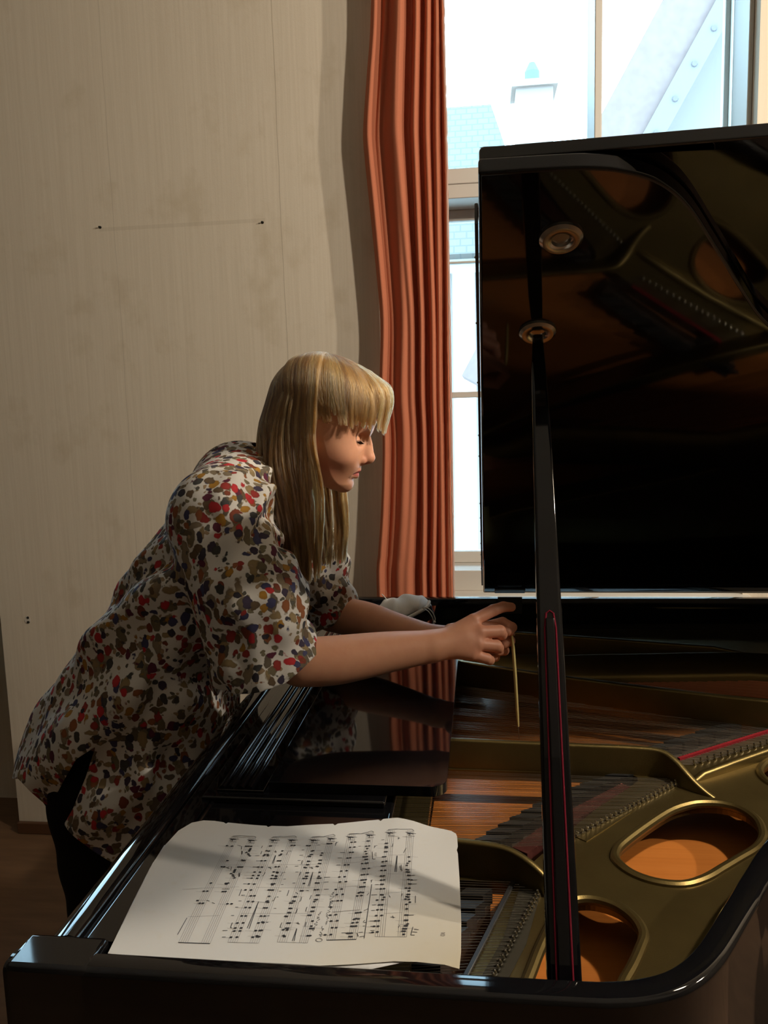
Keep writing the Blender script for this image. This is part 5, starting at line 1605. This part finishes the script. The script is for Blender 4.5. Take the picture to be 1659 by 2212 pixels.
cd.tube(catmull([(-0.139, 1.824, 1.028), (-0.128, 1.812, 1.026), (-0.119, 1.808, 1.014), (-0.1155, 1.808, 1.004), (-0.1135, 1.808, 1.001)], 5), 0.0012, 6)
cd.lathe([(0.0, -0.004), (0.0032, -0.002), (0.0034, 0.001), (0.0, 0.004)], (-0.1135, 1.809, 1.001), (0.3, 0, 1), 10)
cd.tube(catmull([(-0.1135, 1.808, 0.999), (-0.1155, 1.806, 0.988), (-0.1175, 1.805, 0.977)], 4), 0.0012, 6)
cd.tube(catmull([(-0.1145, 1.808, 0.999), (-0.119, 1.806, 0.992), (-0.1225, 1.806, 0.988)], 4), 0.0012, 6)
cd.build('drawstring', M_CORD, pouch, smooth=True)
MB().tube(catmull([(-0.231, 1.875, 1.036), (-0.236, 1.87, 1.045), (-0.243, 1.868, 1.053)], 4), 0.0012, 6).build('cord_end', M_CORD, pouch, smooth=True)

# sheet music
PAPER = [(-0.366, 0.6745), (-0.373, 0.728), (-0.380, 0.780), (-0.386, 0.829), (-0.386, 0.868), (-0.382, 0.900), (-0.372, 0.920), (-0.359, 0.927), (-0.345, 0.9275), (-0.332, 0.9255), (-0.328, 0.9225), (-0.326, 0.9255), (-0.290, 0.9225), (-0.275, 0.9215), (-0.272, 0.9185), (-0.2685, 0.9215), (-0.248, 0.921), (-0.215, 0.926), (-0.191, 0.929), (-0.188, 0.9255), (-0.185, 0.930), (-0.150, 0.940), (-0.135, 0.9425), (-0.132, 0.9390), (-0.129, 0.9440), (-0.111, 0.946), (-0.090, 0.941), (-0.069, 0.933), (-0.050, 0.9275), (-0.042, 0.924), (-0.0365, 0.918), (-0.035, 0.911), (-0.0335, 0.890), (-0.0345, 0.882), (-0.033, 0.874), (-0.030, 0.828), (-0.028, 0.79), (-0.026, 0.748), (-0.025, 0.700), (-0.026, 0.677), (-0.031, 0.679), (-0.040, 0.683), (-0.066, 0.687), (-0.088, 0.687), (-0.110, 0.683), (-0.130, 0.679), (-0.157, 0.6745), (-0.25, 0.6735)]


def paper_z(x, y):
    z = 0.9812 + 0.0009 * math.sin(x * 30 + 1) * math.sin(y * 22)
    z += 0.010 * max(0.0, (x + 0.115) / 0.09) ** 2 * max(0.0, min(1.0, (0.80 - y) / 0.11)) * 0.35
    z += 0.0035 * math.exp(-((x + 0.105) / 0.03) ** 2) * max(0.0, (y - 0.80) / 0.14)
    return z


def sheet(name, outline, zf, material, lift=0.0):
    bm = bmesh.new()
    f = bm.faces.new([bm.verts.new((a, c, 0)) for a, c in outline])
    xs_ = [p[0] for p in outline]
    ys_ = [p[1] for p in outline]
    for k in range(1, 28):
        X_ = min(xs_) + (max(xs_) - min(xs_)) * k / 28
        bmesh.ops.bisect_plane(bm, geom=bm.verts[:] + bm.edges[:] + bm.faces[:], plane_co=(X_, 0, 0), plane_no=(1, 0, 0))
    for k in range(1, 20):
        Y_ = min(ys_) + (max(ys_) - min(ys_)) * k / 20
        bmesh.ops.bisect_plane(bm, geom=bm.verts[:] + bm.edges[:] + bm.faces[:], plane_co=(0, Y_, 0), plane_no=(0, 1, 0))
    bmesh.ops.triangulate(bm, faces=bm.faces[:])
    for v_ in bm.verts:
        v_.co.z = zf(v_.co.x, v_.co.y) + lift
    bmesh.ops.recalc_face_normals(bm, faces=bm.faces[:])
    me = bpy.data.meshes.new(name)
    bm.to_mesh(me)
    bm.free()
    vs = [tuple(v_.co) for v_ in me.vertices]
    fs = [tuple(p.vertices) for p in me.polygons]
    bpy.data.meshes.remove(me)
    return vs, fs


UNDER = [(-0.367, 0.6745), (-0.3745, 0.729), (-0.3805, 0.775), (-0.3860, 0.821), (-0.3885, 0.870), (-0.345, 0.874), (-0.10, 0.880), (-0.06, 0.88), (-0.05, 0.70), (-0.11, 0.676)]
vs, fs = sheet('sheet_music', UNDER, lambda a, c: 0.9795, M_PAPER2)
o = MB().add(vs, fs).build('sheet_music', M_PAPER2, smooth=True, angle=180)
o.modifiers.new('thickness', 'SOLIDIFY').thickness = 0.0003
tag(o, 'white sheet mostly hidden under the yellowed score, only its edge showing', 'sheet music', 'sheets of music on the piano')
vs, fs = sheet('sheet_music', PAPER, paper_z, M_PAPER)
sm_ = MB().add(vs, fs)
sm_.add([(a, b_, c_ - 0.0004) for a, b_, c_ in vs], [f[::-1] for f in fs])


def ink_quad(p, q, wd, mi, lift=0.0004):
    """a stroke on the page from p to q, following its surface"""
    p, q = Vector(p), Vector(q)
    n = max(1, int((q - p).length / 0.02))
    d_ = (q - p)
    if d_.length < 1e-6: return
    nn = Vector((-d_.y, d_.x)).normalized() * wd * 0.5
    vs, fs = [], []
    for i in range(n + 1):
        c_ = p + d_ * (i / n)
        for sgn in (1, -1):
            e_ = c_ + nn * sgn
            vs.append((e_.x, e_.y, paper_z(e_.x, e_.y) + lift))
    for i in range(n):
        fs.append((2 * i, 2 * i + 1, 2 * i + 3, 2 * i + 2))
    sm_.add(vs, fs, mi)


def ink_dot(c_, rx, ry, mi=1):
    vs = [(c_[0] + rx * math.cos(a), c_[1] + ry * math.sin(a)) for a in [2 * math.pi * i / 8 for i in range(8)]]
    sm_.add([(a, b_, paper_z(a, b_) + 0.0005) for a, b_ in vs], [tuple(range(8))], mi)


STAVES = [((-0.311, -0.303, 0.892), (-0.303, -0.294, 0.696)), ((-0.288, -0.280, 0.891), (-0.280, -0.271, 0.697)),
          ((-0.261, -0.252, 0.893), (-0.254, -0.245, 0.700)), ((-0.238, -0.230, 0.894), (-0.232, -0.223, 0.701)),
          ((-0.212, -0.203, 0.895), (-0.205, -0.196, 0.704)), ((-0.191, -0.183, 0.900), (-0.183, -0.175, 0.705)),
          ((-0.168, -0.159, 0.905), (-0.157, -0.149, 0.711)), ((-0.145, -0.137, 0.911), (-0.136, -0.128, 0.7145)),
          ((-0.121, -0.112, 0.916), (-0.110, -0.101, 0.720)), ((-0.096, -0.088, 0.9175), (-0.0875, -0.079, 0.7215))]
for k, ((a0, a1, ya), (b0, b1, yb)) in enumerate(STAVES):
    for i in range(5):
        t = i / 4
        ink_quad((a0 + (a1 - a0) * t, ya), (b0 + (b1 - b0) * t, yb), 0.00026, 2, 0.0003)
    # clef-like knot at the start of each staff
    cx, cy = (a0 + a1) / 2, ya - 0.006
    for da, db in ((0.004, 0.001), (0.003, -0.002), (-0.003, 0.001), (0.0, -0.004)):
        ink_quad((cx - da, cy + db), (cx + da, cy - db * 0.6), 0.0007, 1)
    ink_quad((a0 - 0.002, cy + 0.002), (a1 + 0.003, cy + 0.001), 0.0006, 1)
    ink_quad((a0 + 0.002, cy - 0.005), (a1 + 0.002, cy - 0.0055), 0.0005, 1)
for k in range(5):
    (a0, _, ya), (b0, _, yb) = STAVES[2 * k]
    (_, a1, ya2), (_, b1, yb2) = STAVES[2 * k + 1]
    ink_quad((b0, yb), (b1, yb2), 0.0009 if k in (0, 3) else 0.0004, 1 if k in (0, 3) else 2)
    ink_quad((a0, ya), (a1, ya2), 0.0004, 1)
    m_ = (a0 + a1) / 2
    ink_quad((a0 + 0.001, ya + 0.0015), (m_ - 0.004, ya + 0.0035), 0.0007, 1)
    ink_quad((m_ - 0.004, ya + 0.0035), (m_, ya + 0.003), 0.0005, 1)
    ink_quad((m_, ya + 0.003), (a1 - 0.003, ya2 + 0.004), 0.0006, 1)
    ink_quad((a1 - 0.003, ya2 + 0.004), (a1, ya2 + 0.0015), 0.0006, 1)
rn = random.Random(3)
for i, (a, c_) in enumerate(NOTES):
    p = (a * 1e-4, c_ * 1e-4)
    ink_dot(p, 0.00165, 0.00120)
    if i % 2:
        L_ = 0.008 + 0.003 * rn.random()
        sg = 1 if rn.random() < 0.5 else -1
        ink_quad((p[0], p[1] + 0.001 * sg), (p[0] + sg * L_, p[1] + 0.001 * sg), 0.00025, 2)
for l in MARKS:
    for p, q in zip(l, l[1:]):
        thin = abs(p[0] - q[0]) > 180          # bar lines and ledger strokes
        ink_quad((p[0] * 1e-4, p[1] * 1e-4), (q[0] * 1e-4, q[1] * 1e-4), 0.0003 if thin else 0.0006, 2 if thin else 1)
# hand-written lines beside the fourth system (illegible in the photograph) and the ringed sign before them
def scribble(p, q, n, h):
    p, q = Vector(p), Vector(q)
    d_ = (q - p).normalized()
    nn = Vector((-d_.y, d_.x))
    last = p
    for i in range(1, n + 1):
        c_ = p + (q - p) * (i / n)
        if i % 7 == 0:
            last = c_
            continue
        c_ = c_ + nn * h * (rn.random() - 0.5) + d_ * h * 0.4 * (rn.random() - 0.5)
        ink_quad(last, c_, 0.00042, 1)
        last = c_


scribble((-0.1628, 0.734), (-0.1648, 0.790), 46, 0.0052)
scribble((-0.1725, 0.724), (-0.1722, 0.757), 28, 0.0048)
scribble((-0.1650, 0.716), (-0.1640, 0.732), 13, 0.0048)
for i in range(10):
    a, c_ = 2 * math.pi * i / 10, 2 * math.pi * (i + 1) / 10
    ink_quad((-0.1645 + 0.0032 * math.cos(a), 0.7105 + 0.0026 * math.sin(a)), (-0.1645 + 0.0032 * math.cos(c_), 0.7105 + 0.0026 * math.sin(c_)), 0.0005, 1)
# page number 10
PX, PY = -0.0435, 0.7265
ink_quad((PX - 0.0020, PY + 0.0022), (PX + 0.0020, PY + 0.0022), 0.0006, 2)
ink_quad((PX + 0.0020, PY + 0.0022), (PX + 0.0012, PY + 0.0030), 0.0005, 2)
for i in range(10):
    a, c_ = 2 * math.pi * i / 10, 2 * math.pi * (i + 1) / 10
    ink_quad((PX + 0.0020 * math.cos(a), PY - 0.0008 + 0.0014 * math.sin(a)), (PX + 0.0020 * math.cos(c_), PY - 0.0008 + 0.0014 * math.sin(c_)), 0.0005, 2)
o = sm_.build('sheet_music', [M_PAPER, M_INK, M_INK_FAINT], smooth=True, angle=180, fix=False)
tag(o, 'yellowed handwritten piano score page with curling worn edges, on top', 'sheet music', 'sheets of music on the piano')
